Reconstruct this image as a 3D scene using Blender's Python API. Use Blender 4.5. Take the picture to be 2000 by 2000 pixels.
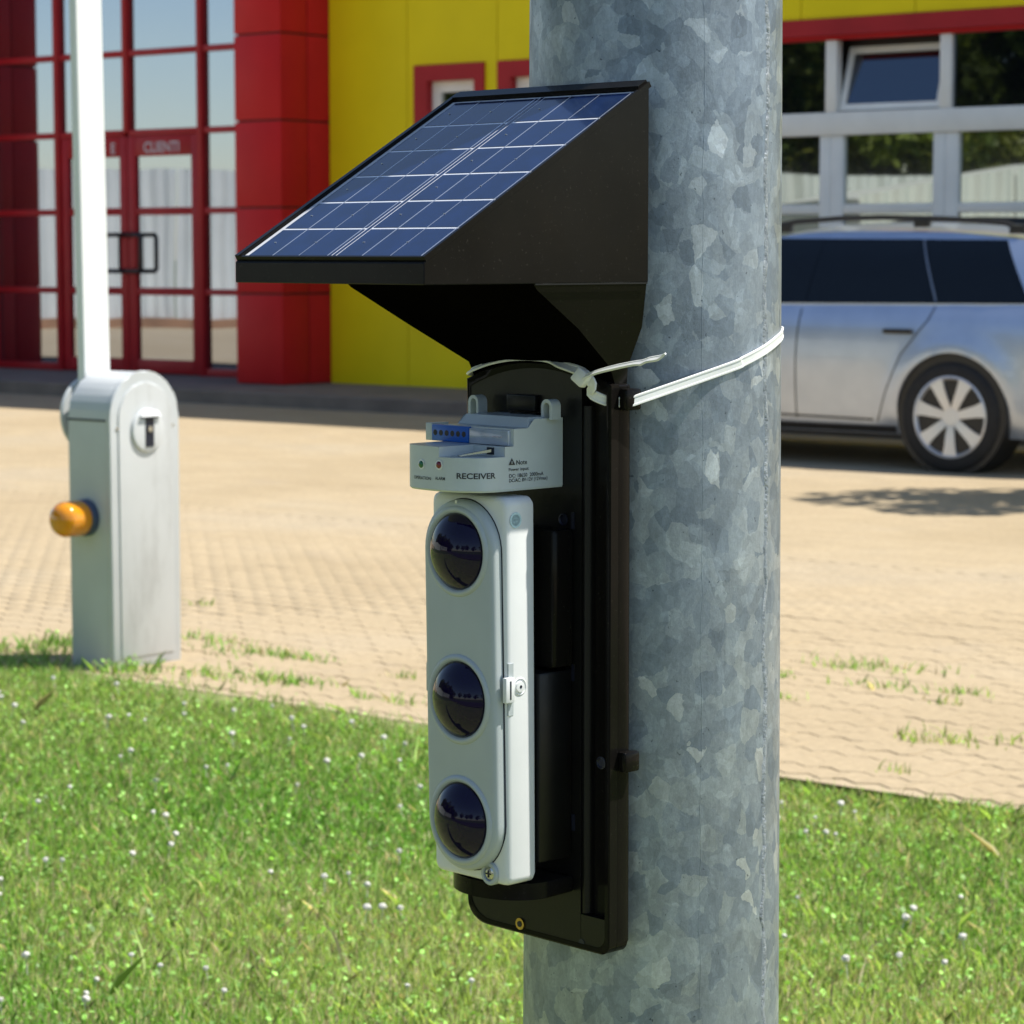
import bpy, bmesh, math, random
import numpy as np
from mathutils import Vector, Matrix
R = math.radians
random.seed(4); RNG = np.random.default_rng(7)
scene = bpy.context.scene
for o in list(bpy.data.objects): bpy.data.objects.remove(o)
COL = scene.collection

# ------------------------------------------------------------------ camera
F_PX, HORIZON, CAM_H = 5200.0, 490.0, 1.25          # in pixels of a 2000 px wide frame
PITCH = math.atan((1000 - HORIZON) / F_PX)
cam_d = bpy.data.cameras.new('camera'); cam = bpy.data.objects.new('camera', cam_d); COL.objects.link(cam)
cam.location = (0, 0, CAM_H); cam.rotation_euler = (math.pi / 2 - PITCH, 0, 0)
cam_d.sensor_width = 36; cam_d.lens = 36 * F_PX / 2000; cam_d.clip_start = .05; cam_d.clip_end = 2000
cam_d.dof.use_dof = True; cam_d.dof.focus_distance = 1.87; cam_d.dof.aperture_fstop = 24
scene.camera = cam
# ------------------------------------------------------------------ sky, sun, exposure
SUN_EL, SUN_AZ = R(61), R(0.8)                        # azimuth from +X towards +Y
S = Vector((math.cos(SUN_EL) * math.cos(SUN_AZ), math.cos(SUN_EL) * math.sin(SUN_AZ), math.sin(SUN_EL)))
world = bpy.data.worlds.new('World'); scene.world = world; world.use_nodes = True
wn = world.node_tree.nodes; sky = wn.new('ShaderNodeTexSky'); sky.sky_type = 'NISHITA'; sky.sun_disc = False
sky.sun_elevation = SUN_EL; sky.sun_rotation = math.pi / 2 - SUN_AZ
sky.air_density = 1.0; sky.dust_density = .35; sky.ozone_density = 1.0
world.node_tree.links.new(sky.outputs[0], wn['Background'].inputs[0]); wn['Background'].inputs[1].default_value = .115
sun_d = bpy.data.lights.new('sun', 'SUN'); sun_d.energy = 5.0; sun_d.angle = R(.53); sun_d.color = (1, .955, .875)
sun = bpy.data.objects.new('sun', sun_d); COL.objects.link(sun); sun.location = (20, 8, 30)
sun.rotation_euler = S.to_track_quat('Z', 'Y').to_euler()
scene.view_settings.view_transform = 'Standard'; scene.view_settings.look = 'None'
scene.cycles.max_bounces = 8; scene.cycles.diffuse_bounces = 3; scene.cycles.glossy_bounces = 4; scene.cycles.transmission_bounces = 4
scene.view_settings.exposure = 0.50; scene.view_settings.gamma = 1.0; scene.view_settings.use_curve_mapping = False

# ------------------------------------------------------------------ helpers: pixels -> directions -> points
FW = Vector((0, math.cos(PITCH), -math.sin(PITCH))); UP = Vector((0, math.sin(PITCH), math.cos(PITCH))); CAM = Vector((0, 0, CAM_H))
def ray(px, py): return Vector((1, 0, 0)) * ((px - 1000) / F_PX) + UP * ((1000 - py) / F_PX) + FW
def on_z(px, py, z=0.0):
    d = ray(px, py); return CAM + d * ((z - CAM_H) / d.z)
def on_plane(px, py, p, n):
    d = ray(px, py); return CAM + d * ((p - CAM).dot(n) / d.dot(n))
def tag(o, label=None, cat=None, group=None, kind=None):
    for k, v in (('label', label), ('category', cat), ('group', group), ('kind', kind)):
        if v: o[k] = v
    return o
def empty(name, loc=(0, 0, 0), rz=0.0, parent=None):
    o = bpy.data.objects.new(name, None); COL.objects.link(o); o.location = loc; o.rotation_euler = (0, 0, rz); o.empty_display_size = .1
    if parent: o.parent = parent
    return o
def link(name, me, mat, parent=None):
    o = bpy.data.objects.new(name, me); COL.objects.link(o)
    if mat and not me.materials: me.materials.append(mat)
    if parent: o.parent = parent
    return o
class MB:
    """collects shapes, then links them as ONE mesh object"""
    def __init__(s): s.bm = bmesh.new()
    def box(s, x0, x1, y0, y1, z0, z1, bevel=0.0, seg=2):
        r = bmesh.ops.create_cube(s.bm, size=1); vs = r['verts']
        for v in vs:
            v.co.x = x0 if v.co.x < 0 else x1; v.co.y = y0 if v.co.y < 0 else y1; v.co.z = z0 if v.co.z < 0 else z1
        if bevel > 0:
            es = list({e for v in vs for e in v.link_edges})
            bmesh.ops.bevel(s.bm, geom=es, offset=bevel, segments=seg, affect='EDGES', profile=.5)
        return s
    def prism(s, loop0, loop1, bevel=0.0, seg=2, cap=True):
        """two loops of equal length -> closed solid"""
        a = [s.bm.verts.new(p) for p in loop0]; b = [s.bm.verts.new(p) for p in loop1]; n = len(a)
        fs = [s.bm.faces.new((a[i], a[(i + 1) % n], b[(i + 1) % n], b[i])) for i in range(n)]
        if cap: fs += [s.bm.faces.new(a[::-1]), s.bm.faces.new(b)]
        if bevel > 0:
            es = [e for e in {e for f in fs for e in f.edges}]
            bmesh.ops.bevel(s.bm, geom=es, offset=bevel, segments=seg, affect='EDGES', profile=.5)
        return s
    def loft(s, loops, cap=True, closed=True):
        rings = [[s.bm.verts.new(p) for p in l] for l in loops]; n = len(rings[0])
        for a, b in zip(rings, rings[1:]):
            for i in range(n if closed else n - 1):
                s.bm.faces.new((a[i], a[(i + 1) % n], b[(i + 1) % n], b[i]))
        if cap and closed:
            s.bm.faces.new(rings[0][::-1]); s.bm.faces.new(rings[-1])
        return s
    def lathe(s, prof, c, axis, n=32):
        """prof: list of (radius, height along axis)"""
        ax = Vector(axis).normalized(); u = ax.orthogonal().normalized(); w = ax.cross(u); c = Vector(c)
        loops = [[c + ax * h + (u * math.cos(k * 2 * math.pi / n) + w * math.sin(k * 2 * math.pi / n)) * max(r, 1e-5) for k in range(n)] for r, h in prof]
        return s.loft(loops)
    def tube(s, pts, r, n=10):
        pts = [Vector(p) for p in pts]; loops = []
        u = None
        for i, p in enumerate(pts):
            t = (pts[min(i + 1, len(pts) - 1)] - pts[max(i - 1, 0)]).normalized()
            if u is None: u = t.orthogonal().normalized()
            u = (u - t * u.dot(t)).normalized(); w = t.cross(u); rr = r[i] if isinstance(r, (list, tuple)) else r
            loops.append([p + (u * math.cos(k * 2 * math.pi / n) + w * math.sin(k * 2 * math.pi / n)) * rr for k in range(n)])
        return s.loft(loops)
    def ribbon(s, pts, nrm, w, th):
        """flat strap: pts, outward normals, width, thickness"""
        loops = []
        for i, p in enumerate(pts):
            p = Vector(p); t = (Vector(pts[min(i + 1, len(pts) - 1)]) - Vector(pts[max(i - 1, 0)])).normalized()
            n = Vector(nrm[i]); n = (n - t * n.dot(t)).normalized(); b = t.cross(n)
            ww = w[i] if isinstance(w, (list, tuple)) else w
            loops.append([p + b * ww * .5, p + b * ww * .5 + n * th * .7, p + b * ww * .45 + n * th, p + b * ww * .30 + n * th, p + b * ww * .27 + n * th * .75, p - b * ww * .27 + n * th * .75, p - b * ww * .30 + n * th, p - b * ww * .45 + n * th, p - b * ww * .5 + n * th * .7, p - b * ww * .5])
        return s.loft(loops)
    def build(s, name, mat, parent=None, smooth=None, flip=False):
        bmesh.ops.recalc_face_normals(s.bm, faces=s.bm.faces[:])
        me = bpy.data.meshes.new(name); s.bm.to_mesh(me); s.bm.free()
        if smooth is not None:
            me.polygons.foreach_set('use_smooth', [True] * len(me.polygons))
            if smooth < 179: me.set_sharp_from_angle(angle=R(smooth))
        return link(name, me, mat, parent)
def B(name, mat, parent, x0, x1, y0, y1, z0, z1, bevel=0.0, smooth=None):
    return MB().box(min(x0, x1), max(x0, x1), min(y0, y1), max(y0, y1), min(z0, z1), max(z0, z1), bevel).build(name, mat, parent, smooth if smooth is not None else (35 if bevel else None))
def np_mesh(name, verts, faces, mat, parent=None, cols=None):
    me = bpy.data.meshes.new(name); nv, nf, k = len(verts), len(faces), faces.shape[1]
    me.vertices.add(nv); me.vertices.foreach_set('co', np.ascontiguousarray(verts, np.float32).ravel())
    me.loops.add(nf * k); me.loops.foreach_set('vertex_index', np.ascontiguousarray(faces, np.int32).ravel())
    me.polygons.add(nf); me.polygons.foreach_set('loop_start', np.arange(0, nf * k, k, dtype=np.int32)); me.polygons.foreach_set('loop_total', np.full(nf, k, np.int32))
    me.update(calc_edges=True); me.validate()
    if cols is not None:
        ca = me.color_attributes.new('Col', 'FLOAT_COLOR', 'POINT'); ca.data.foreach_set('color', np.ascontiguousarray(cols, np.float32).ravel())
    return link(name, me, mat, parent)

# ------------------------------------------------------------------ materials
MATS = {}
def nodes(name):
    m = bpy.data.materials.new(name); m.use_nodes = True; nt = m.node_tree; MATS[name] = m
    return m, nt, nt.nodes['Principled BSDF']
def coords(nt, scale=1.0, kind='Object'):
    tc = nt.nodes.new('ShaderNodeTexCoord'); mp = nt.nodes.new('ShaderNodeMapping')
    mp.inputs['Scale'].default_value = scale if isinstance(scale, (tuple, list)) else (scale,) * 3
    nt.links.new(tc.outputs[kind], mp.inputs[0]); return mp.outputs[0]
def noise(nt, vec, scale, detail=4, rough=.55):
    n = nt.nodes.new('ShaderNodeTexNoise'); n.inputs['Scale'].default_value = scale; n.inputs['Detail'].default_value = detail; n.inputs['Roughness'].default_value = rough
    nt.links.new(vec, n.inputs['Vector']); return n
def ramp(nt, fac, stops, interp='LINEAR'):
    r = nt.nodes.new('ShaderNodeValToRGB'); r.color_ramp.interpolation = interp; e = r.color_ramp.elements
    while len(e) < len(stops): e.new(.5)
    for el, (p, c) in zip(e, stops): el.position = p; el.color = (*c, 1) if len(c) == 3 else c
    nt.links.new(fac, r.inputs[0]); return r.outputs[0]
def mixc(nt, fac, a, b, mode='MIX'):
    m = nt.nodes.new('ShaderNodeMix'); m.data_type = 'RGBA'; m.blend_type = mode
    if hasattr(fac, 'links'): nt.links.new(fac, m.inputs[0])
    else: m.inputs[0].default_value = fac
    for s_, i in ((a, 6), (b, 7)):
        if hasattr(s_, 'links'): nt.links.new(s_, m.inputs[i])
        else: m.inputs[i].default_value = (*s_, 1)
    return m.outputs[2]
def bump(nt, bsdf, h, strength, dist=.01):
    b = nt.nodes.new('ShaderNodeBump'); b.inputs['Strength'].default_value = strength; b.inputs['Distance'].default_value = dist
    nt.links.new(h, b.inputs['Height']); nt.links.new(b.outputs[0], bsdf.inputs['Normal'])
def pm(name, col, rough=.5, metal=0.0, var=.12, scale=6, bmp=0.0, bscale=60, coat=0.0, spec=.5, dust=0.0, dscale=350, kind='Object', rvar=.1):
    m, nt, bs = nodes(name); v = coords(nt, 1, kind); n = noise(nt, v, scale)
    c0 = tuple(max(0, x * (1 - var)) for x in col); c1 = tuple(min(1, x * (1 + var)) for x in col)
    c = ramp(nt, n.outputs[0], [(.3, c0), (.7, c1)])
    if dust > 0:
        d = noise(nt, v, dscale, 2); dm = ramp(nt, d.outputs[0], [(.66, (0, 0, 0)), (.74, (dust,) * 3)])
        c = mixc(nt, dm, c, (.42, .38, .32))
    nt.links.new(c, bs.inputs['Base Color'])
    r = ramp(nt, noise(nt, v, scale * 2.3, 6).outputs[0], [(.3, (max(.02, rough - rvar * rough),) * 3), (.7, (min(1, rough + rvar * rough),) * 3)])
    nt.links.new(r, bs.inputs['Roughness']); bs.inputs['Metallic'].default_value = metal
    bs.inputs['Coat Weight'].default_value = coat; bs.inputs['Coat Roughness'].default_value = .04; bs.inputs['Specular IOR Level'].default_value = spec
    if bmp: bump(nt, bs, noise(nt, v, bscale, 5).outputs[0], bmp, .002)
    return m
pm('black_plastic', (.0078, .0069, .0060), .14, var=.3, scale=9, dust=.035, dscale=420, spec=.09, rvar=.35)
pm('black_shaded', (.0022, .002, .0018), .75, var=.3, scale=9, spec=.0)  # shade under the housing put into the colour: deeper black, no gloss
pm('black_matt', (.006, .0057, .0054), .36, var=.2, scale=30, bmp=.05, bscale=400, spec=.3)
pm('grey_plastic', (.43, .475, .48), .38, var=.03, scale=30, bmp=.04, bscale=900)
pm('white_plastic', (.74, .755, .75), .36, var=.03, scale=25, bmp=.03, bscale=900)
pm('label_plastic', (.52, .575, .59), .33, var=.04, scale=40, bmp=.03, bscale=900)
pm('blue_plastic', (.01, .115, .50), .35, var=.08, scale=60)
pm('hole_dark', (.006, .008, .02), .5, var=.2)
pm('lens_dark', (.005, .002, .022), .03, var=.1, spec=.33, rvar=0)
pm('cell_blue', (.003, .011, .052), .16, var=.25, scale=55, coat=.5, spec=.25)
pm('backsheet', (.74, .76, .80), .3, var=.06, scale=60, coat=1.0)
pm('ribbon_tin', (.6, .63, .68), .3, metal=.7, var=.08, scale=60, coat=.6)
pm('ink', (.022, .024, .03), .5, var=.1)
pm('ink_white', (.60, .54, .57), .5, var=.05)
pm('ink_faint', (.50, .69, .76), .45, var=.08, scale=200)
pm('green_led', (.01, .12, .035), .2, var=.1, coat=.5)
pm('red_led', (.16, .008, .012), .2, var=.1, coat=.5)
pm('chrome', (.55, .55, .54), .22, metal=1.0, var=.1)
pm('brass', (.55, .36, .11), .3, metal=1.0, var=.15, scale=200)
pm('nylon', (.80, .81, .78), .38, var=.03, scale=90)
MATS['nylon'].node_tree.nodes['Principled BSDF'].inputs['Subsurface Weight'].default_value = .25
MATS['nylon'].node_tree.nodes['Principled BSDF'].inputs['Subsurface Radius'].default_value = (.004, .004, .003)
pm('clear_plastic', (.42, .47, .55), .14, var=.1, scale=80, coat=.5)
pm('yellow_panel', (.87, .685, .008), .5, var=.06, scale=1.2, bmp=.02, spec=.18)
pm('red_panel', (.56, .016, .018), .45, var=.1, scale=1.5, spec=.15)
pm('red_frame', (.42, .018, .024), .42, var=.1, scale=3, spec=.25)
pm('white_frame', (.90, .87, .81), .4, var=.05, scale=4)
pm('dark_core', (.03, .02, .02), .7)
pm('black_metal', (.015, .015, .017), .3, var=.1)
pm('concrete', (.19, .155, .125), .85, var=.2, scale=3, bmp=.3, bscale=30)
pm('post_paint', (.55, .57, .575), .35, var=.05, scale=5, bmp=.02, bscale=300)
pm('post_cover', (.60, .615, .62), .36, var=.04, scale=5, bmp=.02, bscale=300)
m_ = MATS['post_cover']; nt = m_.node_tree; bs = nt.nodes['Principled BSDF']; lk = bs.inputs['Base Color'].links[0].from_socket
sg = ramp(nt, noise(nt, coords(nt, (6, 6, 1.6)), 1.6, 6, .7).outputs[0], [(.50, (0,) * 3), (.75, (.55,) * 3)]); nt.links.new(mixc(nt, sg, lk, (.34, .34, .33)), bs.inputs['Base Color'])
pm('arm_white', (.80, .81, .80), .35, var=.03, scale=4)
pm('amber', (.70, .27, .004), .12, var=.1, scale=20, coat=.6)
MATS['amber'].node_tree.nodes['Principled BSDF'].inputs['Subsurface Weight'].default_value = .3
pm('navy_plastic', (.05, .07, .13), .35, var=.1)
pm('tyre', (.014, .014, .015), .75, var=.2, scale=20)
pm('rim_silver', (.72, .73, .76), .32, metal=.5, var=.04, scale=3)
pm('car_glass', (.002, .004, .008), .03, var=.1, spec=.36, rvar=0)
pm('car_trim', (.012, .012, .014), .4, var=.15)
pm('chrome_trim', (.22, .22, .24), .2, metal=.9, var=.1)
pm('light_red', (.35, .01, .015), .12, var=.1, coat=.8)
pm('light_clear', (.6, .62, .65), .08, var=.1, coat=.8)
pm('corrugated', (.66, .69, .67), .4, var=.08, scale=.6)
pm('roof_sheet', (.55, .56, .55), .5, var=.1, scale=.8)
pm('brick_plinth', (.30, .16, .09), .8, var=.3, scale=1.5)
pm('bark', (.09, .065, .045), .9, var=.3, scale=8, bmp=.6, bscale=20)
pm('flower', (.64, .61, .55), .7, var=.1, scale=300, bmp=.6, bscale=700)
pm('asphalt', (.055, .055, .06), .85, var=.2, scale=3, bmp=.4, bscale=200)
# car paint
m, nt, bs = nodes('car_paint'); v = coords(nt, 1)
nt.links.new(ramp(nt, noise(nt, v, 6, 2).outputs[0], [(.3, (.46, .53, .67)), (.7, (.52, .59, .73))]), bs.inputs['Base Color'])
bs.inputs['Metallic'].default_value = .78; bs.inputs['Roughness'].default_value = .36; bs.inputs['Coat Weight'].default_value = .8; bs.inputs['Coat Roughness'].default_value = .03
# mirror-coated window glass
def glass(name, tint, refl, rough=.015):
    m, nt, bs = nodes(name); v = coords(nt, 1)
    g = nt.nodes.new('ShaderNodeBsdfGlossy'); g.inputs['Color'].default_value = (*refl, 1); g.inputs['Roughness'].default_value = rough
    nn = noise(nt, v, 1.1, 1); b = nt.nodes.new('ShaderNodeBump'); b.inputs['Strength'].default_value = .06; b.inputs['Distance'].default_value = .02
    nt.links.new(nn.outputs[0], b.inputs['Height']); nt.links.new(b.outputs[0], g.inputs['Normal'])
    bs.inputs['Base Color'].default_value = (*tint, 1); bs.inputs['Roughness'].default_value = .1
    mx = nt.nodes.new('ShaderNodeMixShader'); fr = nt.nodes.new('ShaderNodeLayerWeight'); fr.inputs['Blend'].default_value = .45
    rp = ramp(nt, fr.outputs['Fresnel'], [(0, (.42,) * 3), (1, (1,) * 3)])
    nt.links.new(rp, mx.inputs[0]); nt.links.new(bs.outputs[0], mx.inputs[1]); nt.links.new(g.outputs[0], mx.inputs[2])
    nt.links.new(mx.outputs[0], nt.nodes['Material Output'].inputs[0]); return m
glass('coated_glass', (.012, .014, .018), (.76, .82, .94)); glass('dark_glass', (.008, .01, .012), (.88, .92, .86)); glass('upper_glass', (.004, .006, .01), (.22, .26, .32))
# galvanised steel: spangle
m, nt, bs = nodes('galvanised')
v = coords(nt, (1, 1, .8)); dn = noise(nt, v, 34, 5); ad = nt.nodes.new('ShaderNodeVectorMath'); ad.operation = 'MULTIPLY_ADD'
nt.links.new(dn.outputs['Color'], ad.inputs[0]); ad.inputs[1].default_value = (.020,) * 3; nt.links.new(v, ad.inputs[2])
def vor(scale, vec):
    o = nt.nodes.new('ShaderNodeTexVoronoi'); o.inputs['Scale'].default_value = scale; nt.links.new(vec, o.inputs['Vector'])
    s_ = nt.nodes.new('ShaderNodeSeparateColor'); nt.links.new(o.outputs['Color'], s_.inputs[0]); return s_.outputs[0], o
va, _ = vor(78, ad.outputs[0]); vb, _ = vor(160, ad.outputs[0]); vc, _ = vor(44, ad.outputs[0])
fa = ramp(nt, va, [(0, (.225, .27, .32)), (.45, (.295, .342, .39)), (.82, (.35, .397, .44)), (.93, (.39, .437, .475)), (1, (.52, .56, .59))])
fb = ramp(nt, vb, [(0, (.90, .90, .90)), (.8, (1, 1, 1)), (1, (1.14, 1.14, 1.14))])
fc = ramp(nt, vc, [(0, (.84, .84, .84)), (1, (1.10, 1.10, 1.10))])
c = mixc(nt, 1.0, fa, fb, 'MULTIPLY'); c = mixc(nt, 1.0, c, fc, 'MULTIPLY')
st = noise(nt, coords(nt, (1, 1, .25)), 85, 8, .78); c = mixc(nt, 1.0, c, ramp(nt, st.outputs[0], [(.3, (.80,) * 3), (.7, (1.14,) * 3)]), 'MULTIPLY')
sp = noise(nt, v, 260, 2); c = mixc(nt, ramp(nt, sp.outputs[0], [(.24, (.75,) * 3), (.29, (0,) * 3)]), c, (.05, .065, .085))
nt.links.new(c, bs.inputs['Base Color']); bs.inputs['Metallic'].default_value = .6
nt.links.new(ramp(nt, va, [(0, (.52,) * 3), (1, (.38,) * 3)]), bs.inputs['Roughness'])
bump(nt, bs, noise(nt, v, 170, 8, .8).outputs[0], .32, .0012)
fd = noise(nt, ad.outputs[0], 420, 6, .8); c = mixc(nt, 1.0, c, ramp(nt, fd.outputs[0], [(.32, (.86,) * 3), (.5, (1.0,) * 3), (.70, (1.16,) * 3)]), 'MULTIPLY'); nt.links.new(c, bs.inputs['Base Color'])
# weld bead
m, nt, bs = nodes('weld'); v = coords(nt, 1); n1 = noise(nt, v, 160, 5, .75)
nt.links.new(ramp(nt, n1.outputs[0], [(.34, (.15, .175, .20)), (.5, (.27, .305, .335)), (.72, (.46, .49, .51))]), bs.inputs['Base Color']); bs.inputs['Metallic'].default_value = .3; bs.inputs['Roughness'].default_value = .5
bump(nt, bs, n1.outputs[0], .8, .003)
# pavers (single stones and joined ones) and the far sheet
def paver_mat(name, far):
    m, nt, bs = nodes(name); v = coords(nt, 1, 'Object' if far else 'Generated') if False else None
    ge = nt.nodes.new('ShaderNodeNewGeometry'); pos = ge.outputs['Position']
    big = ramp(nt, noise(nt, pos, .55, 4).outputs[0], [(.3, (.385, .302, .19)), (.52, (.43, .342, .222)), (.75, (.42, .35, .25))])
    fine = ramp(nt, noise(nt, pos, 35, 5, .7).outputs[0], [(.3, (.82,) * 3), (.7, (1.1,) * 3)])
    c = mixc(nt, 1.0, big, fine, 'MULTIPLY')
    if not far:
        rnd = ramp(nt, ge.outputs['Random Per Island'], [(0, (.95, .945, .94)), (1, (1.035, 1.03, 1.025))]); c = mixc(nt, 1.0, c, rnd, 'MULTIPLY')
    stain = ramp(nt, noise(nt, pos, 1.7, 5, .65).outputs[0], [(.60, (0,) * 3), (.78, (.45,) * 3)]); c = mixc(nt, stain, c, (.36, .30, .23))
    if far:
        mp = nt.nodes.new('ShaderNodeMapping'); mp.inputs['Rotation'].default_value = (0, 0, R(39.1)); nt.links.new(pos, mp.inputs[0])
        br = nt.nodes.new('ShaderNodeTexBrick'); br.inputs['Scale'].default_value = 1; br.inputs['Brick Width'].default_value = .196; br.inputs['Row Height'].default_value = .092
        br.inputs['Mortar Size'].default_value = .007; br.inputs['Mortar Smooth'].default_value = .4; br.inputs['Color1'].default_value = (.93, .93, .93, 1); br.inputs['Color2'].default_value = (1.03, 1.03, 1.03, 1); br.inputs['Mortar'].default_value = (.95, .94, .93, 1)
        nt.links.new(mp.outputs[0], br.inputs['Vector']); c = mixc(nt, 1.0, c, br.outputs['Color'], 'MULTIPLY')
    nt.links.new(c, bs.inputs['Base Color']); bs.inputs['Roughness'].default_value = .9; bs.inputs['Specular IOR Level'].default_value = .2
    bump(nt, bs, noise(nt, pos, 150, 4).outputs[0], .25, .004); return m
paver_mat('paver', False); paver_mat('paver_far', True)
m, nt, bs = nodes('joint_sand'); ge = nt.nodes.new('ShaderNodeNewGeometry')
nt.links.new(ramp(nt, noise(nt, ge.outputs['Position'], 9, 6, .7).outputs[0], [(.3, (.36, .28, .175)), (.55, (.43, .342, .222)), (.75, (.38, .31, .19))]), bs.inputs['Base Color']); bs.inputs['Roughness'].default_value = 1
m, nt, bs = nodes('soil'); ge = nt.nodes.new('ShaderNodeNewGeometry')
nt.links.new(ramp(nt, noise(nt, ge.outputs['Position'], 6, 7, .7).outputs[0], [(.3, (.14, .18, .05)), (.5, (.22, .23, .09)), (.72, (.34, .28, .17))]), bs.inputs['Base Color']); bs.inputs['Roughness'].default_value = 1
bump(nt, bs, noise(nt, ge.outputs['Position'], 60, 5).outputs[0], .8, .01)
m, nt, bs = nodes('field'); ge = nt.nodes.new('ShaderNodeNewGeometry')
nt.links.new(ramp(nt, noise(nt, ge.outputs['Position'], 1.5, 8, .7).outputs[0], [(.3, (.055, .09, .02)), (.7, (.11, .14, .04))]), bs.inputs['Base Color']); bs.inputs['Roughness'].default_value = 1
def leafy(name, attr=True, tint=1.0):
    m, nt, bs = nodes(name); nt.nodes.remove(bs)
    at = nt.nodes.new('ShaderNodeVertexColor'); at.layer_name = 'Col'
    d = nt.nodes.new('ShaderNodeBsdfPrincipled'); d.inputs['Roughness'].default_value = .5; d.inputs['Specular IOR Level'].default_value = .4
    t = nt.nodes.new('ShaderNodeBsdfTranslucent'); mx = nt.nodes.new('ShaderNodeMixShader'); mx.inputs[0].default_value = .45
    nt.links.new(at.outputs[0], d.inputs['Base Color']); nt.links.new(mixc(nt, 1.0, at.outputs[0], (1.0, 1.05, .6), 'MULTIPLY'), t.inputs[0])
    nt.links.new(d.outputs[0], mx.inputs[1]); nt.links.new(t.outputs[0], mx.inputs[2]); nt.links.new(mx.outputs[0], nt.nodes['Material Output'].inputs[0])
leafy('grass_blade'); leafy('leaf')
M = MATS

# ------------------------------------------------------------------ the grid everything stands on (facade direction)
A2 = Vector((.77587, -.63089, 0)); N2 = Vector((-.63089, -.77587, 0)); GRID = math.atan2(A2.y, A2.x)
P0 = Vector((-1.5676, 23.2885, 0))                   # foot of the yellow wall where the red pillar ends
def fac(px, py, off=0.0):                            # pixel -> (t along facade, height) on a plane parallel to the facade
    p = on_plane(px, py, P0 + N2 * off, N2); return (p - P0).dot(A2), p.z
def grid_pt(t, off, z=0.0): return P0 + A2 * t + N2 * off + Vector((0, 0, z))

# ------------------------------------------------------------------ ground, paving, lawn soil, road
EDGE = [(-7.2, 13.0), (-3.2, 9.72), (-1.606, 8.29), (-1.14, 7.82), (-.852, 7.56), (-.505, 7.23), (-.23, 7.0), (0, 6.76), (.63, 6.14), (.814, 5.97), (1.14, 5.83), (3.2, 4.15), (7.0, 1.05)]
def flat(name, pts, z, mat, label=None, th=0.0):
    b = MB(); vs = [b.bm.verts.new((x, y, z)) for x, y in pts]; b.bm.faces.new(vs); bmesh.ops.triangulate(b.bm, faces=b.bm.faces[:])
    for f in b.bm.faces:
        if f.normal.z < 0: f.normal_flip()
    me = bpy.data.meshes.new(name); b.bm.to_mesh(me); b.bm.free(); o = link(name, me, mat); tag(o, kind='structure'); return o
flat('ground', [(-400, -400), (400, -400), (400, 400), (-400, 400)], -.06, M['field'])
flat('lawn_soil', [(-7.2, -.9)] + EDGE + [(7.0, -.9)], -.006, M['soil'])
V2 = -N2                                             # into the yard, away from the lawn
E0 = Vector((-1.14, 7.803, 0))
def yard(t, v, z=0.0): return E0 + A2 * t + V2 * v + Vector((0, 0, z))
V_NEAR = 3.772
q = [yard(-9, -.05), yard(9, -.05), yard(9, V_NEAR + .2), yard(-9, V_NEAR + .2)]
pave = flat('paving', [(p.x, p.y) for p in q], -.004, M['joint_sand'])
q = [yard(-40, V_NEAR), yard(40, V_NEAR), yard(40, 15.5), yard(-40, 15.5)]
flat('paving_far', [(p.x, p.y) for p in q], 0, M['paver_far'])
for i, (t0, t1) in enumerate(((-40, -9), (9, 40))):
    q = [yard(t0, -3), yard(t1, -3), yard(t1, V_NEAR), yard(t0, V_NEAR)]; flat('paving_side', [(p.x, p.y) for p in q], 0, M['paver_far'])
flat('road', [(-120, -7.5), (120, -7.5), (120, -1.2), (-120, -1.2)], -.03, M['asphalt'])
kb = MB().box(-120, 120, -1.2, -1.05, -.06, .08, .01).build('kerb', M['concrete']); tag(kb, kind='structure')
# zigzag interlocking stones
PL, PW = .196, .092
def paver_loops(c=0.0):
    g = .0013; h = PL / 2 - g; w = PW / 2 - g; zz = .014
    top = [(-h, w), (-.75 * h, w + zz), (-.5 * h, w), (-.25 * h, w - zz), (0, w), (.25 * h, w + zz), (.5 * h, w), (.75 * h, w - zz), (h, w)]
    bot = [(x, y - 2 * w) for x, y in top]
    return top[::-1] + bot
def paver_geo():
    base = paver_loops(); n = len(base); cx = 0; vs = []
    for s_, z in ((1.0, -.03), (1.0, -.0022), (.94, 0.0)):
        vs += [(x * (1 if s_ == 1 else .985), y * s_ if s_ == 1 else (y * .972), z) for x, y in base]
    fs = []
    for k in (0, 1):
        for i in range(n): fs.append((k * n + i, k * n + (i + 1) % n, (k + 1) * n + (i + 1) % n, (k + 1) * n + i))
    tp = [2 * n + i for i in range(n)]                 # top as quads: left half / right half strips
    for i in range(8): fs.append((tp[i], tp[i + 1], tp[16 - i], tp[17 - i]))
    return np.array(vs), np.array(fs)
pv, pf = paver_geo(); pme = bpy.data.meshes.new('paver')
pme.from_pydata([tuple(v) for v in pv], [], [tuple(f[::-1]) for f in pf]); pme.update()
bmn = bmesh.new(); bmn.from_mesh(pme); bmesh.ops.recalc_face_normals(bmn, faces=bmn.faces[:]); bmn.to_mesh(pme); bmn.free()
pme.materials.append(M['paver']); pf = np.array([list(p.vertices) for p in pme.polygons])
def edge_y(x): return float(np.interp(x, [e[0] for e in EDGE], [e[1] for e in EDGE]))
cells = []
for r in range(int(V_NEAR / PW)):
    for k in range(-48, 48):
        t = (k + (.5 if r % 2 else 0)) * PL; v_ = (r + .5) * PW; p = yard(t, v_)
        if p.y < edge_y(p.x) + .04: continue
        u = p.x / p.y; py = HORIZON + F_PX * CAM_H / p.y; px = 1000 + F_PX * u
        vis = -60 < px < 2060 and py < 1640 and not (1040 < px < 1510)
        cells.append((p, (py if vis else 0), r, k))
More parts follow.
